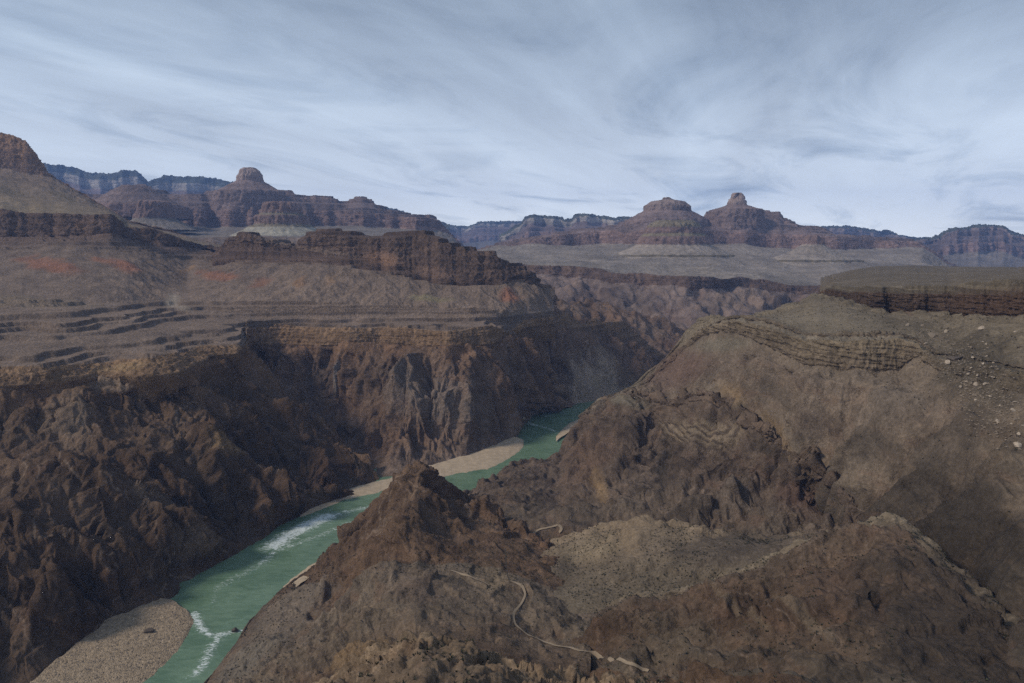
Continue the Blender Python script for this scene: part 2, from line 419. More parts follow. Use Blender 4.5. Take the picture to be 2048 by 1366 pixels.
def butte(name, label, cx, d, prof, seed, mat, sc=1.0, asp=1.0, nseg=160, skew=0.0):
    """free standing butte: prof = [(half width in px at distance d, picture row, kind, colour)] top to bottom; asp = depth/width"""
    rows = []; cols = []; kinds = []
    c0 = at_d(cx, prof[0][1], d)
    th = np.linspace(0, 2 * np.pi, nseg + 1)
    ctr = at_d(cx, prof[-1][1], d)
    pts = [(w * d / F, at_d(cx, y, d)[2], k, c) for (w, y, k, c) in prof]
    lob = noise1(np.cos(th) * 1.1 + 5, seed, 3) * .5 + noise1(np.sin(th) * 1.3 + 9, seed + 4, 3) * .5
    first = True
    for (r0, z0, k0, c_0), (r1, z1, k1, c_1) in zip(pts[:-1], pts[1:]):
        n = max(4, int(abs(z1 - z0) / (2.6 * sc)) + int(abs(r1 - r0) / (7 * sc)))
        for t in np.linspace(0, 1, n, endpoint=False):
            r = (r0 + (r1 - r0) * t) * (1 + .22 * lob); z = z0 + (z1 - z0) * t
            q = np.stack([np.cos(th) * 5, np.sin(th) * 5, np.full_like(th, z / (60 * sc))], 1)
            r = r * (1 + .05 * fbm(q, 4, .6, True, seed))
            rows.append(np.stack([ctr[0] + r * np.cos(th) + skew * (z - z0), ctr[1] + r * np.sin(th) * asp, np.full_like(th, z)], 1))
            cols.append(np.broadcast_to(c_1, (nseg + 1, 3))); kinds.append(k1)
    P = np.stack(rows); COL = np.stack(cols).copy(); kinds = np.array(kinds)
    fp = P.reshape(-1, 3)
    ctr_v = P.mean(1, keepdims=True)
    N = P - ctr_v; N[..., 2] = 0; N /= np.linalg.norm(N, axis=2, keepdims=True) + 1e-6
    wc = gsmooth((kinds == 'cliff').astype(float), 1)[:, None]
    h = fbm(fp / np.array([14 * sc, 14 * sc, 70 * sc]), 4, .55, True, seed + 8).reshape(P.shape[:2]) * 4.5 * sc * (wc + .35)
    h += fbm(fp / np.array([90 * sc, 90 * sc, 9 * sc]), 3, .6, False, seed + 2).reshape(P.shape[:2]) * 2.4 * sc
    P = P + N * h[..., None]
    f1, t1 = facets(P.reshape(-1, 3) / np.array([16 * sc, 16 * sc, 20 * sc]), seed)
    P = P + N * ((2.6 * sc * f1).reshape(P.shape[:2]) * (wc + .3))[..., None]
    fp = P.reshape(-1, 3)
    P[..., 2] += fbm(fp / (12 * sc), 3, .55, False, seed + 3).reshape(P.shape[:2]) * 2.0 * sc
    n1 = fbm(fp / np.array([60 * sc, 60 * sc, 18 * sc]), 4, .6, off=seed + 41).reshape(P.shape[:2])
    bed = noise1(P[..., 2] / (8 * sc), seed + 77, 3)
    COL *= (1 + .25 * n1 + .3 * bed)[..., None]
    P[:, -1] = P[:, 0]
    P = np.concatenate([P[:1] * 0 + P[0].mean(0), P], 0); COL = np.concatenate([COL[:1], COL], 0)
    ob = make_grid(name, P, COL, mat, label, flip=True)
    OBJ.setdefault('terrain', []).append(ob)
    return ob

# ================================================================== TERRAIN (far to near)
M_FAR = rock_mat('far_rock', .012, .5, .35)
M_MID = rock_mat('middle_rock', .03, .6, .4)
M_WALL = rock_mat('canyon_rock', .16, .8, .36, vein=.15)
M_NEAR = rock_mat('near_rock', .30, .8, .36, vein=.18)

for _n in ('TALUS', 'TALUS2', 'SCHIST', 'SCHIST2', 'TAPEATS', 'TAPEATS2', 'LEDGE', 'TAN'): globals()[_n] = globals()[_n] * (C(1.09, .975, .875) if _n in ('TALUS', 'TAPEATS') else C(1.16, .99, .80))
DK0 = C(.06, .047, .04)
# ---- far rims
def rim(name, label, x0, x1, nc, sky_pts, d, seed, ybot, top=14, cream=12, supai=.35, sc=7.0, cc=CREAM, jy=1.3):
    s = sorted(sky_pts)
    o = lambda dy, dd: [(x, y + dy, d + dd) for x, y in s]
    ym = max(y for _, y in s)
    mid = [(x, y + (top + cream) + (ybot - y - top - cream) * supai, d - 700) for x, y in s]
    mid2 = [(x, y + (top + cream) + (ybot - y - top - cream) * (supai + .22), d - 760) for x, y in s]
    bot = [(x, ybot, d - 2000) for x, y in s]
    return sheet(name, label, x0, x1, nc, [o(0, 0), o(top, -160), o(top + cream, -190), mid, mid2, bot],
                 [('cliff', 14, FOREST, FOREST * 1.3, 1), ('cliff', 14, cc, cc * .9, 1), ('ledge', 26, SUPAI * .9, SUPAI, 1.2),
                  ('cliff', 16, REDWALL, REDWALL, 1), ('slope', 22, TONTO * .8, TONTO * .8, 1.3)],
                 seed, M_FAR, sc=sc, back=(2500, 60, 4), jit_y=jy, jit_d=40, alcove=330, alcove_l=36, strata=(.35, 1), var=.35)

rim('north_rim_mountain', 'long dark-topped plateau rim with pale cliff band behind the round butte', -160, 900, 420,
    [(-160, 330), (85, 325), (130, 330), (185, 345), (235, 345), (246, 338), (275, 340), (292, 357), (299, 360), (330, 350), (400, 352), (470, 362),
     (560, 385), (640, 400), (750, 411), (800, 418), (820, 426), (900, 446)], 11000, 11, 470, top=17, cream=16)
rim('far_blue_mountain', 'farthest low blue rim in the gap at the end of the gorge', 820, 1340, 260,
    [(820, 455), (895, 450), (935, 453), (958, 443), (1040, 441), (1100, 441), (1200, 440), (1340, 440)], 15000, 12, 505, top=6, cream=6, sc=9, cc=C(.3, .26, .23))
rim('blue_mesa_mountain', 'flat stepped blue mesa between the gap and the domed temple', 1000, 1420, 260,
    [(1000, 470), (1042, 446), (1047, 438), (1056, 430), (1075, 429), (1122, 433), (1130, 437), (1145, 436), (1150, 429), (1160, 427), (1210, 430),
     (1220, 434), (1262, 433), (1340, 437), (1420, 440)], 9500, 13, 500, top=8, cream=10, jy=.5)
rim('low_blue_mountain', 'low blue rim peeking out behind the pointed temple', 1560, 1960, 220,
    [(1560, 450), (1640, 452), (1710, 453), (1735, 459), (1780, 462), (1800, 470), (1840, 474), (1960, 480)], 11500, 14, 530, top=6, cream=7, cc=C(.24, .19, .17))
rim('flat_top_mountain', 'dark blue flat-topped butte at the right end of the skyline', 1780, 2260, 260,
    [(1780, 482), (1840, 476), (1865, 473), (1880, 470), (1893, 461), (1904, 456), (1930, 453), (1958, 448), (2008, 450), (2013, 460), (2048, 470), (2120, 473), (2260, 476)],
    8200, 15, 552, top=8, cream=6, supai=.25, cc=C(.2, .15, .135), jy=.4)

# ---- red massif on the left with the round butte
BS = [(-100, 400), (100, 382), (190, 388), (235, 379), (255, 372), (290, 370), (310, 378), (340, 385), (400, 385), (440, 381), (470, 376), (530, 378),
      (562, 381), (580, 382), (600, 388), (625, 391), (630, 388), (638, 392), (660, 393), (672, 397), (682, 404), (695, 402), (708, 396), (730, 395), (747, 401),
      (751, 409), (765, 414), (820, 428), (850, 432), (862, 430), (875, 437), (890, 455), (908, 474), (930, 495), (980, 520)]
BD = 5600
def between(a, b, x): return float(np.interp(x, [p[0] for p in a], [p[1] for p in b]))
RW_T = [(-100, 425), (200, 415), (400, 418), (600, 422), (700, 424), (800, 434), (860, 437), (880, 446), (900, 468), (930, 499), (980, 524)]
RW_B = [(-100, 448), (200, 440), (400, 455), (600, 452), (700, 452), (800, 458), (860, 461), (890, 465), (905, 476), (930, 503), (980, 528)]
sheet('red_massif_mountain', 'long purple-red stepped massif under the round butte', -120, 990, 560,
      [[(x, y, BD) for x, y in BS], [(x, y, BD - 500) for x, y in RW_T], [(x, y, BD - 540) for x, y in RW_B],
       [(-100, 480, 3900), (300, 478, 3900), (500, 472, 3900), (640, 476, 3900), (800, 480, 3900), (930, 515, 3900), (990, 540, 3900)],
       [(-100, 560, 2900), (990, 600, 2900)]],
      [('ledge', 46, SUPAI, SUPAI * 1.05, 1), ('cliff', 34, REDWALL, REDWALL * 1.05, 1), ('slope', 34, TONTO * .95, TONTO * .9, 1.4), ('slope', 16, TALUS, TALUS, 1)],
      21, M_MID, sc=3.2, back=(2500, 80, 4), jit_y=.6, jit_d=25, alcove=230, alcove_l=55, strata=(.35, 1), var=.18)
PINK = C(.30, .225, .195); OLIVE = C(.20, .165, .11)
butte('round_butte_mountain', 'round stubby pink butte on the red massif', 504, 5350,
      [(8, 336, 'slope', PINK), (14, 340, 'cliff', PINK), (19, 350, 'cliff', PINK), (24, 362, 'cliff', PINK * .95), (38, 371, 'slope', SUPAI * 1.2), (62, 384, 'slope', SUPAI * 1.1), (75, 440, 'cliff', SUPAI)], 31, M_MID, 3.0, .9)
butte('red_dome_mountain', 'low dark red knob in front of the plateau rim', 272, 4700,
      [(18, 371, 'slope', SUPAI * .9), (34, 378, 'slope', SUPAI * .9), (48, 390, 'slope', SUPAI), (85, 412, 'slope', SUPAI), (95, 440, 'cliff', REDWALL)], 32, M_MID, 3.0, .9)
butte('buttress_hill', 'square red buttress with pale talus apron below the round butte', 566, 4300,
      [(22, 404, 'slope', OLIVE), (30, 408, 'cliff', REDWALL * 1.15), (36, 428, 'cliff', REDWALL * 1.1), (44, 432, 'slope', OLIVE), (48, 450, 'cliff', REDWALL), (60, 456, 'cliff', OLIVE), (95, 474, 'slope', C(.36, .33, .26)), (140, 490, 'slope', TONTO)], 33, M_MID, 2.6, .9)
butte('small_buttress_hill', 'smaller red buttress below the dark red knob', 312, 4300,
      [(20, 402, 'slope', OLIVE), (26, 405, 'cliff', REDWALL * 1.1), (30, 424, 'cliff', REDWALL), (36, 438, 'cliff', REDWALL), (80, 462, 'slope', TONTO)], 34, M_MID, 2.6, .9)

# ---- temple massif on the right
CS = [(880, 516), (940, 503), (1000, 489), (1060, 476), (1110, 464), (1170, 457), (1230, 450), (1262, 441), (1300, 436), (1400, 434), (1408, 432), (1411, 421), (1450, 418),
      (1490, 415), (1525, 421), (1561, 424), (1565, 433), (1600, 449), (1650, 455), (1668, 465), (1720, 471), (1800, 474), (1835, 480), (1850, 491), (1870, 507), (1892, 528), (1960, 560)]
CRT = [(880, 517), (1000, 491), (1060, 480), (1110, 468), (1200, 464), (1300, 463), (1450, 464), (1550, 468), (1650, 473), (1750, 480), (1835, 484), (1870, 509), (1960, 562)]
CRB = [(880, 519), (1000, 493), (1060, 490), (1110, 490), (1200, 487), (1300, 491), (1450, 493), (1550, 496), (1650, 500), (1750, 497), (1845, 497), (1870, 511), (1960, 564)]
def dd(b): return [(880, b), (1100, b + 100), (1220, b + 250), (1290, b - 250), (1345, b - 450), (1400, b - 250), (1480, b + 300), (1560, b + 50), (1620, b - 300), (1680, b), (1760, b + 100), (1960, b)]
def wd(pts, b, k=1.0): q = dd(b); return [(x, y, b + k * (float(np.interp(x, [t[0] for t in q], [t[1] for t in q])) - b)) for x, y in pts]
sheet('temple_massif_mountain', 'broad red and grey stepped massif under the two pointed temples', 870, 1990, 640,
      [wd(CS, 5400, .2), wd(CRT, 4950), wd(CRB, 4900),
       [(870, 526, 3500), (1050, 529, 3450), (1100, 533, 3400), (1150, 537, 3350), (1230, 545, 3250), (1300, 552, 3150), (1380, 558, 3050), (1440, 560, 3050), (1480, 556, 3150), (1530, 554, 3200), (1570, 561, 3150), (1650, 571, 3100), (1990, 600, 3000)],
       [(870, 545, 3470), (1050, 548, 3420), (1150, 556, 3320), (1230, 565, 3220), (1300, 572, 3120), (1380, 580, 3020), (1480, 578, 3120), (1570, 583, 3120), (1650, 592, 3070), (1990, 622, 2970)],
       [(870, 640, 2900), (1150, 655, 2800), (1300, 670, 2750), (1400, 660, 2750), (1650, 690, 2700), (1990, 720, 2700)],
       [(870, 780, 2350), (1200, 790, 2250), (1300, 800, 2150), (1990, 830, 2100)]],
      [('ledge', 46, SUPAI, SUPAI * 1.05, 1), ('cliff', 32, REDWALL, REDWALL * .95, 1), ('slope', 60, TONTO * 1.15, TONTO * 1.1, 1.25), ('cliff', 26, TAPEATS, TAPEATS, 1),
       ('gorge', 60, C(.19, .142, .118), C(.165, .122, .102), 1), ('gorge', 40, SCHIST * 1.4, SCHIST * 1.2, 1)],
      22, M_MID, sc=2.0, gull=.35, back=(2500, 80, 4), jit_y=.6, jit_d=30, alcove=130, alcove_l=100, low=45, low_l=450, strata=(.35, 1), var=.3, crag=1.5,
      patches=[(1290, 640, 90, 30, 10, TALUS, .5), (1480, 610, 70, 22, 0, TALUS * 1.2, .6), (1180, 600, 50, 40, 20, SCHIST * .8, .5)])
butte('domed_temple_mountain', 'broad pale dome-shaped temple butte with a small peaked top', 1333, 5250,
      [(2, 395, 'slope', PINK * .9), (9, 399, 'cliff', PINK * .85), (28, 403, 'slope', PINK * .85), (38, 410, 'cliff', PINK * .8), (44, 422, 'cliff', PINK * .8), (54, 427, 'slope', SUPAI * 1.2), (74, 440, 'slope', SUPAI), (85, 480, 'cliff', SUPAI)], 35, M_MID, 2.8, .8)
butte('pointed_temple_mountain', 'tall pointed temple spire standing on a flat red platform', 1472, 5200,
      [(5, 386, 'slope', PINK), (9, 389, 'cliff', PINK), (12, 399, 'cliff', PINK * .95), (17, 410, 'cliff', PINK * .9), (30, 415, 'slope', SUPAI * 1.2), (46, 420, 'slope', SUPAI * 1.15), (56, 470, 'cliff', SUPAI)], 36, M_MID, 2.8, .9)
butte('olive_promontory_hill', 'olive-topped cliff promontory in front of the domed temple', 1346, 4350,
      [(36, 441, 'slope', OLIVE), (44, 446, 'slope', OLIVE), (50, 456, 'cliff', OLIVE * 1.1), (58, 468, 'cliff', REDWALL * 1.05), (66, 474, 'slope', OLIVE), (72, 490, 'cliff', REDWALL * 1.05), (118, 510, 'slope', TONTO * 1.35), (126, 514, 'cliff', OLIVE * .8), (250, 562, 'slope', TONTO * 1.35)], 37, M_MID, 2.6, .75)
butte('grey_spur_hill', 'conical grey talus spur below the cliffs of the pointed temple', 1622, 4200,
      [(6, 470, 'slope', REDWALL), (14, 478, 'cliff', REDWALL), (20, 490, 'cliff', REDWALL), (46, 506, 'slope', TONTO * 1.3), (85, 520, 'slope', TONTO * 1.35), (92, 524, 'cliff', OLIVE * .8), (200, 566, 'slope', TONTO * 1.3)], 38, M_MID, 2.6, .8)

sheet('gorge_spur_hill', 'brown rock spur in the shaded gorge below the far terrace', 1020, 1480, 260,
      [[(1020, 552, 2300), (1060, 556, 2300), (1085, 572, 2330), (1110, 590, 2350), (1140, 602, 2380), (1190, 597, 2420), (1230, 606, 2430), (1260, 618, 2450), (1320, 640, 2500), (1370, 660, 2500), (1420, 690, 2500), (1480, 730, 2500)],
       [(1020, 640, 2150), (1150, 670, 2200), (1300, 690, 2280), (1480, 760, 2300)], [(1020, 780, 2000), (1480, 800, 2100)]],
      [('gorge', 60, SCHIST * 1.8, SCHIST * 1.6, 1), ('gorge', 40, SCHIST * 1.6, SCHIST * 1.6, 1)],
      23, M_WALL, sc=1.5, back=(300, 120, 6), jit_y=1.0, jit_d=10, low=22, low_l=220, patches=[(1130, 625, 40, 20, 10, TALUS, .6), (1300, 660, 50, 18, 20, TALUS, .5)])

# ---- left hill with capping cliff
DS = [(-160, 250, 3000), (0, 264, 3000), (20, 267, 3000), (38, 272, 3000), (55, 284, 3000), (68, 300, 3000), (82, 322, 3000), (95, 344, 3000), (104, 353, 3000), (130, 368, 2950), (165, 388, 2900),
      (200, 408, 2850), (230, 425, 2800), (262, 445, 2750), (300, 452, 2750), (340, 462, 2800), (380, 476, 2850), (420, 488, 2850), (490, 500, 2850)]
sheet('left_hill', 'big brown hill with dark capping cliff at the left edge', -160, 490, 400,
      [DS,
       [(-160, 330, 2900), (0, 334, 2900), (40, 345, 2900), (85, 352, 2920), (104, 356, 2950), (130, 371, 2930), (200, 411, 2830), (262, 448, 2730), (340, 465, 2780), (490, 503, 2830)],
       [(-160, 425, 2150), (0, 419, 2150), (60, 428, 2150), (150, 429, 2150), (220, 431, 2150), (243, 444, 2200), (248, 455, 2260), (300, 458, 2280), (335, 468, 2300), (365, 482, 2330), (410, 491, 2450), (490, 505, 2500)],
       [(-160, 472, 2110), (0, 472, 2110), (100, 472, 2110), (222, 466, 2110), (243, 470, 2170), (270, 479, 2230), (320, 488, 2250), (365, 492, 2310), (410, 496, 2440), (490, 510, 2480)]],
      [('cliff', 50, TAPEATS2 * .95, TAPEATS * 1.1, 1), ('slope', 70, TALUS * 1.02, TALUS2 * 1.1, 1.15), ('cliff', 46, TAPEATS * .85, TAPEATS * .8, 1)],
      41, M_WALL, sc=1.7, back=(900, 40, 6), skirt=(30, 60, 6), agroups=[0, 0, 1, 1], jit_y=.7, jit_d=14, alcove=40, alcove_l=60, strata=(.3, 1),
      patches=[(160, 452, 12, 14, 0, TAPEATS2, .5), (20, 385, 30, 8, 10, OLIVE * .6, .5), (130, 395, 30, 9, 30, OLIVE * .8, .5)])

# ---- centre mesa cap
sheet('dark_mesa_hill', 'long dark brown cliff-walled mesa in the middle of the picture', 425, 1080, 430,
      [[(425, 512, 2250), (455, 476, 2230), (490, 462, 2200), (560, 478, 2260), (592, 488, 2260), (604, 470, 2150), (640, 458, 2130), (700, 461, 2100), (745, 471, 2100), (790, 466, 2100), (850, 460, 2080), (872, 467, 2050), (890, 480, 2010), (925, 492, 1990), (960, 500, 1970), (985, 499, 1960), (998, 512, 1960), (1012, 522, 1970), (1050, 531, 1980), (1056, 540, 1990), (1080, 556, 1990)],
       [(425, 514, 2230), (458, 478, 2210), (490, 466, 2120), (560, 485, 2120), (592, 495, 2100), (612, 474, 2060), (640, 468, 2050), (700, 474, 2020), (745, 480, 2000), (790, 476, 1990), (850, 470, 1980), (890, 489, 1960), (960, 507, 1930), (988, 506, 1930), (1010, 530, 1930), (1050, 538, 1940), (1080, 560, 1960)],
       [(425, 518, 2200), (458, 500, 2180), (490, 482, 2100), (560, 497, 2090), (592, 500, 2080), (640, 508, 2020), (700, 514, 1990), (745, 520, 1960), (800, 535, 1930), (830, 550, 1900), (860, 562, 1880), (930, 570, 1860), (985, 563, 1860), (1010, 560, 1870), (1050, 548, 1910), (1080, 566, 1940)],
       [(425, 524, 2150), (470, 514, 2120), (560, 521, 2050), (640, 522, 1980), (700, 528, 1950), (745, 540, 1910), (800, 548, 1890), (860, 566, 1860), (930, 573, 1850), (1000, 568, 1850), (1080, 572, 1930)]],
      [('ledge', 22, TAPEATS * .85, TAPEATS * .8, 1), ('cliff', 76, TAPEATS * .75, TAPEATS * .85, 1), ('ledge', 22, TAPEATS * .85, TAPEATS * .9, 1)],
      42, M_WALL, sc=1.5, skirt=(20, 50, 5), agroups=[0, 1, 1, 1], back=(500, 120, 8), jit_y=.8, jit_d=10, alcove=30, alcove_l=40, strata=(.3, 1),
      patches=[(770, 520, 40, 18, 10, C(.26, .155, .10), .65), (870, 545, 40, 14, 10, C(.22, .14, .10), .5), (550, 482, 50, 8, 12, TALUS, .7), (660, 505, 60, 6, 8, TALUS * .9, .6)])

# ---- slopes and terraces below the cliffs, down to the rim of the inner gorge
ZR = ('z', -170)
sheet('terrace_slope_hill', 'broad grey-brown shale slopes and thin terraces above the inner gorge', -170, 1110, 720,
      [[(-170, 473, 2105), (0, 473, 2105), (100, 473, 2105), (222, 467, 2105), (243, 471, 2165), (270, 480, 2225), (320, 489, 2245), (365, 493, 2305), (410, 498, 2420), (440, 510, 2300), (480, 516, 2110), (560, 522, 2040), (640, 524, 1972), (700, 530, 1942), (745, 541, 1902), (800, 550, 1882), (860, 566, 1852), (930, 573, 1842), (1000, 568, 1845), (1050, 556, 1905), (1110, 575, 1955)],
       [(-170, 500, 1990), (0, 500, 1970), (150, 496, 1990), (250, 500, 2060), (320, 509, 2150), (380, 519, 2270), (430, 524, 2220), (480, 527, 2070), (560, 530, 2005), (640, 528, 1950), (700, 534, 1920), (745, 544, 1890), (800, 553, 1870), (860, 566, 1845), (930, 572, 1835), (1000, 569, 1840), (1050, 562, 1900), (1110, 580, 1950)],
       [(-170, 545, 1750), (0, 540, 1700), (150, 545, 1740), (250, 548, 1800), (330, 560, 1900), (375, 565, 1980), (420, 560, 1930), (500, 565, 1850), (640, 568, 1800), (800, 585, 1770), (930, 596, 1760), (1000, 600, 1770), (1060, 598, 1830), (1110, 605, 1900)],
       [(-170, 605, 1420), (0, 597, 1430), (150, 602, 1480), (250, 608, 1560), (335, 602, 1700), (400, 606, 1690), (500, 600, 1690), (640, 605, 1680), (800, 612, 1690), (930, 618, 1690), (1000, 625, 1700), (1050, 620, 1800), (1110, 618, 1880)],
       [(-170, 650, 1250), (0, 645, 1270), (150, 645, 1300), (280, 640, 1420), (350, 632, 1560), (450, 640, 1580), (560, 640, 1640), (800, 638, 1660), (950, 642, 1670), (1015, 655, 1700), (1050, 630, 1790), (1110, 625, 1870)],
       [(-170, 745, ZR), (0, 740, ZR), (90, 738, ZR), (180, 722, ZR), (230, 716, ZR), (300, 722, ZR), (345, 712, ZR), (400, 690, ZR), (440, 690, ZR), (490, 694, ('z', -178)), (492, 655, ZR), (560, 651, ZR), (700, 657, ZR), (760, 655, ZR), (900, 662, ZR), (985, 655, ZR), (1015, 664, 1690), (1050, 640, 1780), (1110, 632, 1860)],
       [(-170, 775, ('z', -186)), (0, 772, ('z', -188)), (120, 765, ('z', -190)), (200, 755, ('z', -192)), (300, 752, ('z', -188)), (360, 745, ('z', -188)), (430, 712, ('z', -186)), (490, 705, ('z', -183)), (494, 690, 1590), (560, 690, 1610), (600, 690, 1600), (700, 690, 1548), (760, 690, 1568), (850, 692, 1530), (900, 692, 1500), (985, 687, 1570), (1015, 677, 1670), (1050, 655, 1765), (1110, 648, 1845)]],
      [('ledge', 18, TAPEATS * 1.15, TALUS * .75, 1), ('slope', 40, TALUS * .85, TALUS * .9, 1), ('slope', 40, TALUS * .92, TALUS, 1), ('ledge', 40, TALUS, TALUS * 1.02, 1), ('ledge', 70, TALUS * 1.03, TALUS * .98, 1), ('cliff', 36, LEDGE, LEDGE * .85, 1)],
      43, M_WALL, sc=1.0, back=(60, 30, 3), skirt=(25, 45, 5), jit_y=.9, jit_d=5, low=11, low_l=110, strata=(.22, 1), var=.13,
      patches=[(95, 532, 70, 17, 12, RED, .85), (200, 522, 24, 8, 15, RED, .7), (250, 535, 32, 14, 20, RED, .85), (440, 553, 48, 10, 5, RED * .95, .75), (520, 565, 28, 9, -20, RED * .9, .6),
               (600, 570, 18, 12, -35, C(.26, .15, .08), .7), (660, 560, 16, 12, -35, C(.26, .16, .09), .55), (1020, 592, 26, 14, 10, RED * .95, .85), (375, 543, 22, 8, -20, C(.27, .16, .08), .6),
               (860, 598, 50, 8, 5, C(.25, .21, .11), .6), (345, 602, 14, 18, 60, C(.34, .29, .23), .6), (365, 618, 22, 8, 20, C(.34, .28, .22), .6),
               (60, 605, 160, 14, 2, C(.24, .185, .13), .5), (240, 735, 60, 12, -3, C(.27, .185, .10), .7)])

# ---- inner gorge, wall behind the talus fan
sheet('talus_fan_hill', 'dark ledgy spur with a smooth tan talus fan dropping to the far river bend', 985, 1480, 330,
      [[(985, 664, 1720), (1020, 664, 1740), (1045, 645, 1800), (1065, 633, 1850), (1095, 632, 1900), (1130, 625, 1950), (1150, 637, 2000), (1165, 646, 2020), (1190, 632, 2050), (1200, 642, 2060), (1245, 640, 2120), (1258, 652, 2140), (1300, 690, 2200), (1360, 730, 2250), (1480, 770, 2300)],
       [(985, 690, 1710), (1020, 690, 1730), (1065, 665, 1830), (1130, 655, 1920), (1165, 665, 1990), (1200, 665, 2030), (1250, 680, 2100), (1300, 705, 2170), (1360, 740, 2230), (1480, 780, 2280)],
       [(985, 760, 1750), (1060, 745, 1800), (1130, 735, 1870), (1200, 730, 1930), (1260, 740, 1980), (1320, 760, 2050), (1480, 800, 2150)],
       [(985, 838, ('z', -402)), (1140, 811, ('z', -402)), (1190, 803, ('z', -402)), (1240, 790, ('z', -402)), (1300, 776, ('z', -402)), (1480, 772, ('z', -402))]],
      [('ledge', 30, LEDGE * .9, LEDGE * .8, 1), ('gorge', 44, SCHIST * 1.5, SCHIST * 1.4, 1), ('gorge', 50, SCHIST * 1.5, TALUS, 1.1)],
      44, M_WALL, sc=1.1, back=(300, 70, 8), jit_y=1.0, jit_d=8, low=8, low_l=150, strata=(.25, 1),
      patches=[(1190, 750, 62, 52, 25, C(.28, .215, .165), .97), (1240, 790, 60, 30, 20, C(.28, .215, .165), .95), (1165, 785, 38, 34, 20, C(.26, .2, .155), .9), (1195, 765, 10, 18, 0, C(.24, .19, .11), .5), (1090, 615, 60, 12, 0, TALUS, .6)])

# ---- inner gorge wall under the dark mesa
RV = lambda y: ('z', -402)
sheet('ravine_gorge_wall', 'dark schist gorge wall with a shadowed ravine above the sandy beach', 470, 1165, 470,
      [[(470, 690, 1590), (500, 689, 1592), (560, 688, 1612), (600, 688, 1602), (700, 688, 1550), (760, 688, 1570), (850, 690, 1532), (900, 690, 1502), (960, 688, 1545), (985, 684, 1572), (1000, 674, 1620), (1015, 668, 1660), (1040, 684, 1690), (1070, 712, 1720), (1100, 747, 1760), (1125, 782, 1800), (1142, 804, 1830), (1165, 815, 1820)],
       [(470, 740, 1560), (520, 735, 1570), (580, 730, 1580), (640, 732, 1550), (680, 738, 1545), (720, 738, 1515), (800, 730, 1490), (870, 725, 1470), (940, 722, 1490), (1000, 715, 1565), (1040, 715, 1640), (1100, 760, 1735), (1142, 808, 1815), (1165, 818, 1810)],
       [(470, 820, 1470), (560, 810, 1490), (640, 800, 1500), (685, 800, 1520), (730, 800, 1450), (800, 790, 1410), (870, 780, 1395), (940, 775, 1425), (1000, 770, 1500), (1050, 775, 1590), (1100, 795, 1700), (1142, 812, 1800), (1165, 822, 1800)],
       [(470, 950, 1240), (600, 930, 1290), (700, 915, 1350), (750, 910, 1350), (800, 880, 1330), (870, 865, 1370), (940, 850, 1400), (1000, 830, 1460), (1040, 815, 1560), (1100, 812, 1700), (1142, 814, 1790), (1165, 824, 1790)],
       [(470, 1000, ('z', -402)), (740, 975, ('z', -402)), (780, 962, ('z', -402)), (870, 938, ('z', -402)), (960, 912, ('z', -402)), (1030, 884, ('z', -402)), (1043, 860, ('z', -402)), (1050, 838, ('z', -402)), (1080, 826, ('z', -402)), (1142, 815, ('z', -402)), (1165, 826, ('z', -402))]],
      [('gorge', 40, SCHIST2 * 1.1, SCHIST * 1.35, 1), ('gorge', 70, SCHIST * 1.35, SCHIST * 1.45, 1), ('gorge', 80, SCHIST * 1.5, SCHIST * 1.75, 1), ('gorge', 40, SCHIST * 1.7, TALUS, 1.2)],
      45, M_WALL, sc=.8, crag=1.3, big=1.8, gull=1.1, back=(60, 40, 4), jit_y=1.0, jit_d=8, low=14, low_l=130, strata=(.15, 1),
      patches=[(1080, 720, 60, 6, 42, C(.26, .18, .12), .7), (1110, 768, 30, 5, 58, C(.26, .18, .12), .7), (675, 760, 7, 42, 8, C(.30, .27, .25), .6), (880, 800, 120, 65, 20, C(.20, .16, .13), .6), (640, 750, 40, 40, 20, DK0, .6), (560, 800, 30, 60, -30, TALUS * .9, .5)])

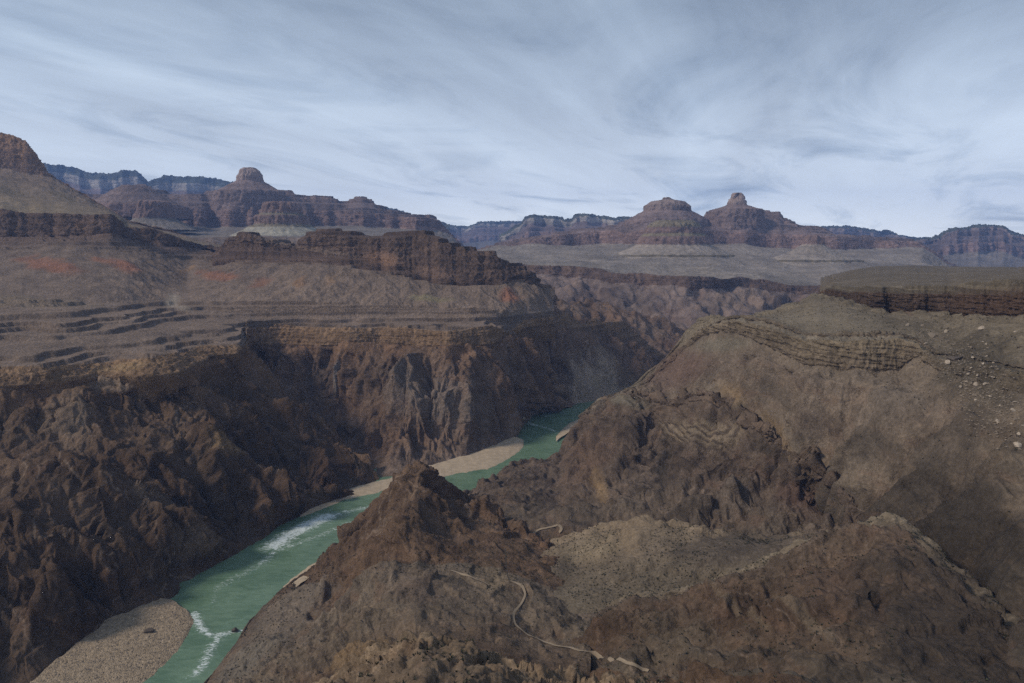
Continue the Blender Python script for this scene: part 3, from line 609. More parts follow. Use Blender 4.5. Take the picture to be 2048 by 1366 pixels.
# ---- left gorge wall (near)
sheet('left_gorge_wall', 'dark craggy gorge wall falling from the terrace rim to the rapids at lower left', -190, 790, 640,
      [[(-190, 772, ('z', -186)), (0, 769, ('z', -188)), (120, 763, ('z', -190)), (200, 753, ('z', -192)), (300, 750, ('z', -188)), (360, 742, ('z', -188)), (430, 709, ('z', -186)), (488, 692, ('z', -181)), (500, 696, 1430), (530, 740, 1420), (560, 783, 1400), (600, 815, 1370), (650, 860, 1320), (700, 902, 1260), (740, 932, 1230), (765, 966, 1200), (790, 985, 1170)],
       [(-190, 850, 900), (0, 840, 950), (120, 830, 1000), (250, 815, 1040), (330, 800, 1090), (420, 780, 1180), (490, 760, 1290), (530, 775, 1350), (600, 835, 1330), (700, 920, 1235), (765, 970, 1192), (790, 988, 1165)],
       [(-190, 960, 790), (0, 950, 830), (100, 930, 850), (200, 920, 900), (300, 890, 960), (400, 880, 1010), (480, 850, 1110), (530, 860, 1170), (600, 890, 1200), (700, 955, 1180), (765, 974, 1184), (790, 990, 1160)],
       [(-190, 1150, 650), (0, 1120, 690), (120, 1110, 720), (200, 1080, 770), (300, 1040, 840), (400, 1010, 900), (480, 980, 980), (560, 985, 1020), (640, 985, 1070), (720, 980, 1150), (765, 977, 1178), (790, 992, 1158)],
       [(-190, 1480, ('z', -402)), (60, 1385, ('z', -402)), (130, 1325, ('z', -402)), (210, 1265, ('z', -402)), (335, 1213, ('z', -402)), (380, 1172, ('z', -402)), (430, 1132, ('z', -402)), (480, 1108, ('z', -402)), (530, 1082, ('z', -402)), (560, 1052, ('z', -402)), (620, 1024, ('z', -402)), (690, 998, ('z', -402)), (765, 979, ('z', -402)), (790, 995, ('z', -402))]],
      [('gorge', 60, SCHIST2 * 1.1, SCHIST * 1.15, 1), ('gorge', 80, SCHIST * 1.1, SCHIST * .95, 1), ('gorge', 110, SCHIST * .85, SCHIST * .8, 1), ('gorge', 110, SCHIST * .78, SCHIST * .85, 1.0)],  # schist darkened downward; lower left corner darkness is put into its colour
      46, M_NEAR, sc=.85, crag=1.3, big=2.0, gull=1.1, back=(60, 40, 4), jit_y=1.0, jit_d=6, low=16, low_l=140, strata=(.15, 1),
      patches=[(230, 770, 60, 16, 0, TALUS * 1.1, .75), (130, 850, 45, 70, -40, TALUS, .6), (440, 905, 40, 18, 20, TAN * .8, .6), (300, 1000, 60, 25, 20, TALUS, .5), (380, 1090, 50, 25, 20, TALUS * .9, .5), (640, 960, 40, 22, 10, SCHIST_RED, .5), (60, 800, 60, 20, 0, SCHIST_RED, .5), (560, 760, 30, 8, 55, TALUS, .5)])

# ---- right mesa
sheet('flat_mesa_hill', 'flat-topped grey mesa with a dark banded cliff at the right edge', 1640, 2240, 420,
      [[(1640, 578, 1200), (1655, 567, 1250), (1690, 548, 1500), (1720, 537, 1700), (1760, 532, 1900), (1830, 531, 2000), (1900, 533, 2000), (2048, 534, 2000), (2240, 534, 2000)],
       [(1640, 582, 1160), (1660, 573, 1150), (1700, 575, 1080), (1760, 571, 1000), (1830, 574, 940), (1900, 574, 890), (1925, 567, 860), (1960, 564, 820), (2048, 559, 760), (2240, 552, 640)],
       [(1640, 586, 1150), (1660, 582, 1135), (1700, 586, 1065), (1760, 586, 985), (1830, 588, 930), (1900, 590, 882), (1960, 590, 812), (2048, 590, 752), (2240, 590, 632)],
       [(1640, 592, 1140), (1660, 596, 1120), (1700, 606, 1045), (1740, 620, 1000), (1790, 628, 965), (1850, 622, 915), (1900, 632, 870), (1950, 634, 810), (2048, 634, 742), (2240, 644, 620)],
       [(1640, 660, 960), (1750, 680, 850), (1900, 700, 750), (2048, 700, 660), (2240, 720, 560)]],
      [('slope', 36, C(.135, .108, .082), C(.14, .112, .085), 1), ('ledge', 30, C(.16, .132, .10), C(.11, .088, .066), 1), ('cliff', 66, TAPEATS * .6, TAPEATS * .5, 1), ('slope', 24, TALUS * .75, TALUS * .75, 1)],
      47, M_NEAR, sc=.62, agroups=[0, 1, 1, 1, 1], back=(1500, 30, 4), jit_y=.8, jit_d=5, alcove=24, alcove_l=44, cliffk=1.8, strata=(.4, 1),
      patches=[(1990, 605, 110, 30, 0, C(.085, .052, .036), .7)])

# ---- right canyon side: bench, ledge and upper slope
DK = C(.058, .046, .036)  # near-black rock tone, also paints darkness into the lower right slopes
H0 = [(1160, 832, 1370), (1185, 812, 1350), (1205, 796, 1340), (1240, 788, 1325), (1262, 775, 1310), (1290, 752, 1290), (1315, 728, 1270), (1340, 705, 1255), (1355, 688, 1240), (1372, 660, 1225), (1395, 639, 1218), (1425, 628, 1200), (1450, 635, 1170), (1500, 632, 1160), (1560, 614, 1155), (1600, 598, 1152), (1640, 586, 1145),
      (1660, 590, 1115), (1700, 602, 1038), (1740, 616, 992), (1790, 624, 957), (1850, 618, 907), (1900, 628, 862), (1950, 630, 802), (2048, 630, 737), (2240, 640, 617)]
kk = lambda x: min(1.0, max(.08, (x - 1425) / 70))
H1 = [(1160, 833, 1368), (1205, 799, 1330), (1290, 765, 1275), (1340, 720, 1240), (1370, 690, 1215), (1400, 662, 1190), (1440, 648, 1120), (1470, 643, 1040), (1530, 654, 960), (1580, 671, 890), (1610, 681, 850), (1660, 683, 815), (1720, 682, 790), (1800, 680, 775), (1830, 690, 755), (1870, 720, 720), (1950, 730, 655), (2048, 750, 590), (2240, 800, 520)]
sheet('right_canyon_hill', 'grey-brown canyon side with a layered ledge bench and scree below the flat mesa', 1160, 2240, 680,
      [H0, [(x, y - 15 * kk(x), d + 26 * kk(x)) for x, y, d in H1], [(x, y - 8 * kk(x), d + 23 * kk(x)) for x, y, d in H1], H1,
       [(1160, 834, 1366), (1205, 802, 1328), (1290, 768, 1270), (1340, 728, 1234), (1370, 700, 1210), (1400, 674, 1185), (1440, 664, 1115), (1470, 665, 1036), (1530, 690, 955), (1580, 714, 885), (1610, 730, 845), (1660, 737, 810), (1720, 741, 785), (1800, 746, 770), (1838, 715, 750), (1870, 738, 705), (1950, 760, 635), (2048, 790, 570), (2240, 850, 500)],
       [(1160, 836, 1362), (1205, 808, 1310), (1290, 778, 1240), (1340, 760, 1200), (1380, 742, 1150), (1430, 724, 1075), (1480, 716, 1000), (1530, 718, 930), (1600, 750, 836), (1660, 760, 788), (1750, 775, 740), (1850, 800, 680), (1950, 830, 600), (2048, 880, 520), (2240, 950, 440)],
       [(1160, 838, 1358), (1205, 812, 1300), (1290, 790, 1190), (1335, 800, 1130), (1380, 797, 1070), (1425, 785, 1010), (1470, 814, 938), (1500, 840, 898), (1550, 874, 838), (1610, 914, 778), (1660, 955, 728), (1700, 980, 690), (1750, 975, 655), (1850, 950, 600), (1950, 985, 520), (2048, 1060, 430), (2240, 1140, 360)],
       [(1160, 900, 1300), (1425, 880, 985), (1610, 1010, 755), (1700, 1060, 668), (1750, 1060, 610), (1850, 1060, 540), (1950, 1120, 460), (2048, 1200, 380), (2240, 1290, 320)],
       [(1160, 1100, 1100), (1700, 1200, 600), (1850, 1180, 480), (1950, 1280, 420), (2048, 1420, 320), (2240, 1500, 280)]],
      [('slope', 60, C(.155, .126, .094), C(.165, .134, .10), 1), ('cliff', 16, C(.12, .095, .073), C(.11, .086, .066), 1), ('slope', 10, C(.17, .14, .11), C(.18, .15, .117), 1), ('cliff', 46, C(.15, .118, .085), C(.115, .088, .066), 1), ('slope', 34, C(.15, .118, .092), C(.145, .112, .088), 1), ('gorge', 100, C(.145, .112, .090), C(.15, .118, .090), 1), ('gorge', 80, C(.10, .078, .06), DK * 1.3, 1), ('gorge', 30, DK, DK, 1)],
      48, M_NEAR, sc=.62, back=(120, 100, 10), gull=.8, crag=.6, cliffk=1.6, big=1.8, jit_y=1.0, jit_d=4, low=5, low_l=90, strata=(.3, 1), var=.24,
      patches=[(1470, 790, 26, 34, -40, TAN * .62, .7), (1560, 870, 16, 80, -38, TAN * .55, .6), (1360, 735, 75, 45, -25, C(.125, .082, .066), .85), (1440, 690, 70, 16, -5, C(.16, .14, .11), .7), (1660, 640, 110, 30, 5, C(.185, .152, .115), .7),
               (1560, 790, 45, 30, 30, DK * 1.3, .6), (1650, 860, 50, 40, 30, C(.085, .062, .05), .6), (1760, 900, 60, 30, 20, DK * 1.2, .6), (1800, 800, 90, 35, 20, C(.155, .125, .103), .6), (1960, 740, 120, 75, 40, C(.085, .070, .054), .9), (2000, 900, 70, 60, 40, C(.10, .08, .06), .6), (1900, 960, 190, 110, 35, C(.078, .061, .048), .7), (1960, 1060, 150, 90, 35, DK * .75, .85)])  # scree patch adds shade to its brown; lower right ones paint corner darkness

# ---- dark crag face below its crest, down to the saddle
sheet('crag_face_hill', 'dark craggy rock face with swirled layers between the river bend and the saddle', 905, 1790, 620,
      [[(905, 1000, 1080), (930, 988, 1105), (975, 962, 1170), (1000, 945, 1210), (1040, 920, 1280), (1095, 918, 1310), (1118, 904, 1335), (1134, 882, 1355), (1162, 858, 1360), (1192, 832, 1346), (1212, 808, 1318), (1240, 790, 1250), (1275, 780, 1190), (1300, 792, 1165), (1335, 799, 1115), (1360, 790, 1080), (1390, 788, 1045), (1425, 782, 995), (1470, 811, 925), (1500, 837, 885), (1550, 871, 825), (1610, 911, 765), (1660, 953, 718), (1700, 998, 680), (1790, 1060, 640)],
       [(905, 1012, 1035), (1000, 970, 1120), (1040, 950, 1160), (1120, 925, 1240), (1170, 880, 1260), (1220, 850, 1200), (1270, 830, 1140), (1310, 845, 1120), (1340, 850, 1075), (1390, 862, 985), (1440, 865, 930), (1480, 870, 888), (1520, 888, 850), (1560, 908, 812), (1610, 938, 755), (1660, 976, 705), (1790, 1080, 630)],
       [(905, 1022, 1005), (1040, 990, 1040), (1120, 985, 1050), (1180, 960, 1060), (1240, 935, 1010), (1290, 930, 1020), (1330, 935, 990), (1400, 945, 890), (1500, 955, 825), (1600, 990, 748), (1700, 1040, 668), (1790, 1100, 620)],
       [(905, 1045, 950), (1040, 1040, 910), (1120, 1043, 885), (1200, 1038, 870), (1290, 1025, 830), (1400, 1050, 760), (1500, 1070, 715), (1600, 1080, 680), (1700, 1085, 650), (1790, 1125, 600)],
       [(905, 1100, 840), (1130, 1110, 780), (1290, 1140, 710), (1500, 1160, 660), (1790, 1200, 560)]],
      [('gorge', 84, C(.125, .090, .068), C(.105, .078, .06), 1), ('gorge', 84, C(.10, .074, .058), C(.095, .07, .055), 1), ('gorge', 76, C(.098, .072, .057), C(.11, .085, .066), 1), ('gorge', 24, C(.11, .085, .066), SCHIST, 1)],
      52, M_NEAR, sc=.66, back=(40, 50, 6), gull=1.05, crag=1.4, big=1.5, jit_y=1.4, jit_d=6, low=14, low_l=90, strata=(.25, 1), var=.3, swirl=(1405, 850, 82, 46, 7),
      patches=[(1205, 985, 16, 24, 0, TAN * .85, .7), (1180, 920, 80, 40, -45, C(.14, .092, .066), .6), (1250, 800, 50, 14, 10, C(.16, .14, .11), .7), (1330, 930, 16, 70, 8, DK * .8, .8), (1540, 900, 50, 18, 30, DK * .8, .8), (1600, 1000, 60, 35, 10, C(.105, .065, .05), .7), (1480, 1000, 70, 25, 10, C(.15, .12, .10), .4)])

# ---- tan slope below the saddle
sheet('tan_slope_hill', 'smooth tan slope dotted with scrub below the trail saddle', 1050, 1740, 380,
      [[(1050, 1104, 800), (1100, 1080, 806), (1140, 1065, 800), (1200, 1053, 785), (1280, 1032, 752), (1320, 1036, 735), (1380, 1051, 715), (1450, 1066, 700), (1550, 1076, 680), (1650, 1066, 650), (1740, 1050, 625)],
       [(1050, 1155, 700), (1140, 1135, 695), (1250, 1120, 670), (1350, 1112, 645), (1450, 1105, 625), (1600, 1090, 602), (1740, 1070, 590)],
       [(1050, 1235, 615), (1140, 1232, 603), (1250, 1216, 598), (1400, 1190, 578), (1600, 1120, 560), (1740, 1090, 560)],
       [(1050, 1340, 530), (1250, 1340, 490), (1740, 1260, 470)]],
      [('slope', 64, C(.20, .152, .108), C(.155, .12, .09), 1), ('slope', 64, C(.15, .118, .088), C(.13, .105, .078), 1), ('gorge', 30, C(.11, .085, .066), SCHIST, 1)],
      53, M_NEAR, sc=.75, back=(50, 40, 6), gull=.8, crag=1.2, jit_y=1.2, jit_d=4, low=6, low_l=60, strata=(.1, 1), var=.25,
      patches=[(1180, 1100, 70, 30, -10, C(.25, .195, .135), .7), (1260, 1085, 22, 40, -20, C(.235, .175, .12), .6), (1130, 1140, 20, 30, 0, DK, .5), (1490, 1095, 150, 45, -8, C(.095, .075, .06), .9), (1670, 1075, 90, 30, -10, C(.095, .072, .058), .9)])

# ---- spur running down to the left in front of it
sheet('spur_ridge_hill', 'pale-crested dark spur ridge sloping across the lower right', 1120, 2240, 600,
      [[(1120, 1262, 640), (1180, 1225, 625), (1250, 1190, 600), (1330, 1180, 575), (1400, 1166, 560), (1500, 1128, 550), (1600, 1082, 540), (1700, 1050, 522), (1760, 1034, 512), (1790, 1027, 505), (1820, 1045, 490), (1850, 1072, 475), (1900, 1120, 450), (1960, 1172, 420), (2048, 1260, 375), (2240, 1400, 320)],
       [(1120, 1275, 610), (1180, 1236, 605), (1250, 1202, 582), (1400, 1180, 543), (1500, 1143, 530), (1600, 1098, 519), (1700, 1068, 503), (1790, 1050, 486), (1850, 1094, 455), (1960, 1210, 395), (2048, 1300, 355), (2240, 1440, 305)],
       [(1120, 1300, 560), (1250, 1280, 500), (1400, 1270, 460), (1600, 1230, 430), (1790, 1210, 405), (1960, 1300, 350), (2240, 1500, 280)],
       [(1120, 1340, 500), (1250, 1345, 420), (1400, 1360, 375), (1600, 1380, 330), (1800, 1380, 315), (2000, 1430, 290), (2240, 1600, 250)],
       [(1120, 1500, 400), (1600, 1560, 270), (2240, 1750, 220)]],
      [('slope', 26, C(.20, .16, .118), C(.14, .11, .083), 1), ('gorge', 110, C(.105, .078, .06), SCHIST * .9, 1), ('gorge', 100, SCHIST * .9, C(.09, .072, .056), 1), ('gorge', 24, SCHIST, SCHIST, 1)],
      49, M_NEAR, sc=.46, crag=1.0, big=2.0, gull=.95, back=(70, 60, 8), jit_y=1.0, jit_d=3, low=3, low_l=70, strata=(.15, 1),
      patches=[(1690, 1190, 110, 60, 20, C(.11, .074, .056), .6), (1380, 1290, 130, 45, 0, C(.125, .10, .076), .6), (1620, 1250, 130, 10, 38, C(.17, .13, .095), .6), (1480, 1230, 90, 8, 30, C(.16, .125, .09), .5), (1750, 1180, 14, 90, 20, DK, .6), (1800, 1090, 50, 40, 40, C(.11, .075, .055), .5), (1900, 1260, 260, 150, 35, C(.055, .042, .033), .9)])  # widest patch paints the darkness of the lower right corner into the rock

# ---- pyramid peak by the river
sheet('pyramid_peak_hill', 'steep dark pyramid-shaped rock peak standing beside the river', 360, 1180, 620,
      [[(360, 1430, 562), (410, 1366, 606), (470, 1290, 670), (500, 1240, 719), (560, 1180, 788), (600, 1152, 824), (660, 1108, 872), (690, 1075, 888), (720, 1040, 900), (750, 1005, 905), (775, 975, 905), (800, 950, 905), (820, 932, 900), (838, 919, 895), (850, 926, 893), (870, 945, 892), (900, 968, 895), (935, 992, 905), (960, 1002, 890), (1000, 1032, 868), (1040, 1060, 838), (1080, 1078, 800), (1180, 1120, 760)],
       [(360, 1434, 556), (410, 1375, 596), (470, 1305, 650), (560, 1200, 755), (660, 1140, 805), (720, 1085, 830), (770, 1040, 810), (805, 1005, 785), (838, 1000, 790), (870, 1015, 815), (900, 1030, 825), (935, 1040, 835), (1000, 1070, 800), (1080, 1105, 745), (1180, 1150, 720)],
       [(360, 1445, 545), (470, 1340, 610), (560, 1270, 655), (660, 1220, 685), (720, 1180, 695), (770, 1140, 690), (830, 1120, 685), (880, 1125, 690), (940, 1130, 690), (1000, 1140, 680), (1080, 1170, 655), (1180, 1210, 640)],
       [(360, 1490, 515), (470, 1420, 540), (560, 1350, 560), (660, 1290, 575), (760, 1240, 580), (830, 1225, 580), (900, 1215, 590), (960, 1215, 600), (1030, 1240, 590), (1080, 1265, 560), (1180, 1300, 520)],
       [(360, 1560, 480), (560, 1460, 480), (700, 1370, 470), (830, 1320, 470), (960, 1310, 480), (1080, 1340, 460), (1180, 1370, 430)],
       [(360, 1700, 420), (700, 1560, 380), (1180, 1560, 360)]],
      [('gorge', 110, SCHIST * 1.15, SCHIST * 1.2, 1), ('gorge', 90, SCHIST * 1.2, SCHIST * 1.25, 1), ('gorge', 80, C(.14, .11, .085), C(.15, .115, .085), 1), ('gorge', 40, C(.15, .115, .085), SCHIST, 1), ('gorge', 14, SCHIST, SCHIST, 1)],
      50, M_NEAR, sc=.6, crag=.8, big=1.8, back=(130, 170, 16), jit_y=1.0, jit_d=3, low=4, low_l=70, strata=(.15, 1),
      patches=[(560, 1240, 150, 45, -35, C(.165, .135, .11), .8), (480, 1340, 90, 40, -40, C(.16, .135, .11), .8), (720, 1330, 70, 22, -20, TAN * .65, .6), (990, 1170, 50, 30, 20, C(.2, .15, .1), .5), (830, 1180, 60, 40, 0, C(.13, .09, .07), .5)])

# ---- nearest rocks under the viewpoint
sheet('foreground_rock_hill', 'tan craggy rock crest along the bottom edge', 560, 1480, 560,
      [[(560, 1460, 330), (600, 1410, 335), (640, 1372, 338), (700, 1334, 338), (760, 1300, 332), (810, 1280, 326), (850, 1274, 320), (900, 1280, 316), (950, 1304, 310), (1050, 1348, 300), (1150, 1364, 296), (1250, 1368, 288), (1330, 1372, 280), (1390, 1382, 270), (1480, 1430, 262)],
       [(560, 1480, 300), (640, 1400, 300), (760, 1340, 295), (850, 1315, 285), (950, 1340, 278), (1050, 1375, 270), (1150, 1390, 265), (1330, 1400, 255), (1480, 1460, 240)],
       [(560, 1600, 225), (850, 1480, 210), (1150, 1480, 205), (1480, 1560, 190)]],
      [('gorge', 70, C(.24, .175, .12), C(.19, .135, .095), 1), ('gorge', 60, C(.17, .125, .09), SCHIST, 1)],
      51, M_NEAR, sc=.3, crag=1.5, back=(40, 40, 8), jit_y=1.4, jit_d=3, low=4, low_l=30, strata=(.2, 1))

# ================================================================== GROUND, RIVER, BEACHES
def simple_mat(name, col, rough=.9, scale=.5, contrast=.3, bump=.5, dist=1.0, voro=None, wet=False):
    m = bpy.data.materials.new(name); m.use_nodes = True; t = m.node_tree
    b = t.nodes['Principled BSDF']; b.inputs['Roughness'].default_value = rough; b.inputs['Specular IOR Level'].default_value = .2
    geo = t.nodes.new('ShaderNodeNewGeometry'); n = t.nodes.new('ShaderNodeTexNoise')
    n.inputs['Scale'].default_value = scale; n.inputs['Detail'].default_value = 8; n.inputs['Roughness'].default_value = .65
    t.links.new(geo.outputs['Position'], n.inputs['Vector'])
    r = t.nodes.new('ShaderNodeValToRGB'); t.links.new(n.outputs['Fac'], r.inputs[0])
    r.color_ramp.elements[0].position = .3; r.color_ramp.elements[1].position = .7
    r.color_ramp.elements[0].color = (*[c * (1 - contrast) for c in col], 1); r.color_ramp.elements[1].color = (*[min(1, c * (1 + contrast)) for c in col], 1)
    h = n.outputs['Fac']; src = r.outputs[0]
    if voro:
        v = t.nodes.new('ShaderNodeTexVoronoi'); v.inputs['Scale'].default_value = voro; t.links.new(geo.outputs['Position'], v.inputs['Vector'])
        mx = t.nodes.new('ShaderNodeMix'); mx.data_type = 'RGBA'; mx.blend_type = 'MULTIPLY'; mx.inputs[0].default_value = .45
        bw = t.nodes.new('ShaderNodeRGBToBW'); t.links.new(v.outputs['Color'], bw.inputs[0]); t.links.new(src, mx.inputs[6]); t.links.new(bw.outputs[0], mx.inputs[7]); src = mx.outputs[2]
        hs = t.nodes.new('ShaderNodeMath'); hs.operation = 'SUBTRACT'; t.links.new(h, hs.inputs[0]); t.links.new(v.outputs['Distance'], hs.inputs[1]); h = hs.outputs[0]
    if wet:          # soaked edge just above the water
        sx = t.nodes.new('ShaderNodeSeparateXYZ'); t.links.new(geo.outputs['Position'], sx.inputs[0])
        ad = t.nodes.new('ShaderNodeMath'); ad.operation = 'MULTIPLY_ADD'; t.links.new(n.outputs['Fac'], ad.inputs[0]); ad.inputs[1].default_value = 1.6; t.links.new(sx.outputs[2], ad.inputs[2])
        mw = t.nodes.new('ShaderNodeMapRange'); t.links.new(ad.outputs[0], mw.inputs[0]); mw.inputs[1].default_value = -399.9; mw.inputs[2].default_value = -399.1
        mm = t.nodes.new('ShaderNodeMix'); mm.data_type = 'RGBA'; t.links.new(mw.outputs[0], mm.inputs[0]); mm.inputs[6].default_value = (*[c * .3 for c in col], 1); t.links.new(src, mm.inputs[7]); src = mm.outputs[2]
    t.links.new(src, b.inputs['Base Color'])
    bp = t.nodes.new('ShaderNodeBump'); bp.inputs['Strength'].default_value = bump; bp.inputs['Distance'].default_value = dist
    t.links.new(h, bp.inputs['Height']); t.links.new(bp.outputs[0], b.inputs['Normal'])
    return m

gx = np.linspace(-19000, 19000, 60); gy = np.linspace(-1500, 19000, 40)
GX, GY = np.meshgrid(gx, gy)
make_grid('ground_terrain', np.stack([GX, GY, np.full_like(GX, -425.0)], -1), None, simple_mat('ground_rock', (.13, .10, .08), scale=.05), 'dark canyon floor underneath the hills')

# river: a sheet at one level that runs under the foot of both banks
WZ = -400.0
CL = [(300, 1520), (345, 1400), (400, 1290), (475, 1195), (560, 1125), (640, 1062), (740, 1012), (850, 985), (950, 950), (1005, 928), (1060, 893), (1085, 850), (1130, 826), (1190, 811), (1260, 790), (1340, 770)]
clw = np.array([at_z(x, y, WZ)[:2] for x, y in CL])
def seg_dist(pts, line):
    """distance of points to a polyline and the direction of the nearest piece"""
    best = np.full(len(pts), 1e9); dirs = np.zeros((len(pts), 2))
    for a, b in zip(line[:-1], line[1:]):
        ab = b - a; t = np.clip(((pts - a) @ ab) / (ab @ ab), 0, 1)
        d = np.linalg.norm(pts - a - t[:, None] * ab, axis=1); k = d < best
        best[k] = d[k]; dirs[k] = ab / np.linalg.norm(ab)
    return best, dirs
st = 3.0
gx = np.arange(clw[:, 0].min() - 140, clw[:, 0].max() + 140, st); gy = np.arange(clw[:, 1].min() - 60, clw[:, 1].max() + 60, st)
GX, GY = np.meshgrid(gx, gy); pts = np.stack([GX.ravel(), GY.ravel()], 1)
rd, rdir = seg_dist(pts, clw)
keep_v = (rd < 170).reshape(GX.shape)
RAP = [([(548, 1092), (585, 1066), (622, 1048), (655, 1034)], 15, 1.15), ([(560, 1100), (600, 1085), (665, 1062), (700, 1045)], 7, .75), ([(655, 1034), (700, 1022), (735, 1015)], 8, .8), ([(440, 1172), (480, 1150), (520, 1130), (548, 1105)], 7, .72), ([(425, 1205), (432, 1180), (450, 1165)], 4, .6),
       ([(388, 1228), (396, 1245), (408, 1262)], 5, 1.05), ([(404, 1262), (425, 1272), (445, 1268), (482, 1262)], 4, .95), ([(440, 1270), (425, 1295), (408, 1330), (390, 1350)], 5, .9), ([(420, 1290), (412, 1310), (402, 1325)], 4, .8),
       ([(1046, 846), (1065, 850), (1095, 856), (1112, 864)], 5, .85), ([(1082, 836), (1110, 828), (1160, 818)], 5, .6), ([(1050, 842), (1070, 850)], 6, .8)]
rap = np.zeros(len(pts))
for line, w, a in RAP:
    lw = np.array([at_z(x, y, WZ)[:2] for x, y in line]); dd_, _ = seg_dist(pts, lw)
    rap = np.maximum(rap, a * np.exp(-(dd_ / (w * 1.5)) ** 2))
p3 = np.concatenate([pts, np.zeros((len(pts), 1))], 1)
z = WZ + .18 * fbm(p3 / 14, 3) + rap * 1.3 * fbm(p3 / 7 + 3, 3, .6, True)
idx = np.arange(GX.size).reshape(GX.shape)
q = np.stack([idx[:-1, :-1], idx[:-1, 1:], idx[1:, 1:], idx[1:, :-1]], -1).reshape(-1, 4)
q = q[keep_v.ravel()[q].all(1)]
used = np.unique(q); remap = np.zeros(GX.size, np.int64); remap[used] = np.arange(len(used)); q = remap[q]
me = bpy.data.meshes.new('river'); me.vertices.add(len(used))
me.vertices.foreach_set('co', np.stack([pts[used, 0], pts[used, 1], z[used]], 1).astype(np.float32).reshape(-1))
me.loops.add(q.size); me.loops.foreach_set('vertex_index', q.reshape(-1).astype(np.int32))
me.polygons.add(len(q)); me.polygons.foreach_set('loop_start', (np.arange(len(q)) * 4).astype(np.int32)); me.polygons.foreach_set('use_smooth', np.ones(len(q), bool))
me.update(calc_edges=True)
a = me.attributes.new('rapid', 'FLOAT', 'POINT'); a.data.foreach_set('value', rap[used].astype(np.float32))
a = me.attributes.new('flow', 'FLOAT_VECTOR', 'POINT')
al = (pts * rdir).sum(1); ac = pts[:, 0] * -rdir[:, 1] + pts[:, 1] * rdir[:, 0]
a.data.foreach_set('vector', np.stack([pts[:, 0], pts[:, 1], 0 * al], 1)[used].astype(np.float32).reshape(-1))
m = bpy.data.materials.new('river_water'); m.use_nodes = True; t = m.node_tree; b = t.nodes['Principled BSDF']
geo = t.nodes.new('ShaderNodeNewGeometry'); ra = t.nodes.new('ShaderNodeAttribute'); ra.attribute_name = 'rapid'
mp = t.nodes.new('ShaderNodeMapping'); mp.inputs['Rotation'].default_value = (0, 0, math.radians(-35)); mp.inputs['Scale'].default_value = (.17, .5, 1)
t.links.new(geo.outputs['Position'], mp.inputs[0])
n1 = t.nodes.new('ShaderNodeTexNoise'); n1.inputs['Scale'].default_value = 1.0; n1.inputs['Detail'].default_value = 9; n1.inputs['Roughness'].default_value = .75; n1.inputs['Distortion'].default_value = .9
t.links.new(mp.outputs[0], n1.inputs['Vector'])
mu = t.nodes.new('ShaderNodeMath'); mu.operation = 'MULTIPLY_ADD'; t.links.new(ra.outputs['Fac'], mu.inputs[0]); mu.inputs[1].default_value = .25; t.links.new(n1.outputs['Fac'], mu.inputs[2])
mr = t.nodes.new('ShaderNodeMapRange'); t.links.new(mu.outputs[0], mr.inputs[0]); mr.inputs[1].default_value = .665; mr.inputs[2].default_value = .80; mr.interpolation_type = 'SMOOTHSTEP'
n2 = t.nodes.new('ShaderNodeTexNoise'); n2.inputs['Scale'].default_value = .02; n2.inputs['Detail'].default_value = 4; t.links.new(geo.outputs['Position'], n2.inputs['Vector'])
n4 = t.nodes.new('ShaderNodeTexNoise'); n4.inputs['Scale'].default_value = .35; n4.inputs['Detail'].default_value = 6; n4.inputs['Distortion'].default_value = 1.0; t.links.new(mp.outputs[0], n4.inputs['Vector'])
av = t.nodes.new('ShaderNodeMix'); av.data_type = 'FLOAT'; av.inputs[0].default_value = .5; t.links.new(n2.outputs['Fac'], av.inputs[2]); t.links.new(n4.outputs['Fac'], av.inputs[3])
cr = t.nodes.new('ShaderNodeValToRGB'); t.links.new(av.outputs[0], cr.inputs[0]); cr.color_ramp.elements[0].position = .4; cr.color_ramp.elements[1].position = .6
cr.color_ramp.elements[0].color = (.105, .18, .108, 1); cr.color_ramp.elements[1].color = (.175, .265, .17, 1)
mx = t.nodes.new('ShaderNodeMix'); mx.data_type = 'RGBA'; t.links.new(mr.outputs[0], mx.inputs[0]); t.links.new(cr.outputs[0], mx.inputs[6]); mx.inputs[7].default_value = (.72, .78, .76, 1)
t.links.new(mx.outputs[2], b.inputs['Base Color'])
rr = t.nodes.new('ShaderNodeMapRange'); t.links.new(mr.outputs[0], rr.inputs[0]); rr.inputs[3].default_value = .22; rr.inputs[4].default_value = .8; t.links.new(rr.outputs[0], b.inputs['Roughness'])
b.inputs['IOR'].default_value = 1.33
n3 = t.nodes.new('ShaderNodeTexNoise'); n3.inputs['Scale'].default_value = .5; n3.inputs['Detail'].default_value = 5; t.links.new(geo.outputs['Position'], n3.inputs['Vector'])
bp = t.nodes.new('ShaderNodeBump'); bp.inputs['Strength'].default_value = .5; bp.inputs['Distance'].default_value = .8; t.links.new(n3.outputs['Fac'], bp.inputs['Height']); t.links.new(bp.outputs[0], b.inputs['Normal'])
me.materials.append(m)
river = bpy.data.objects.new('river', me); S.collection.objects.link(river); river['kind'] = 'structure'; river['label'] = 'green river with white rapids winding through the gorge'

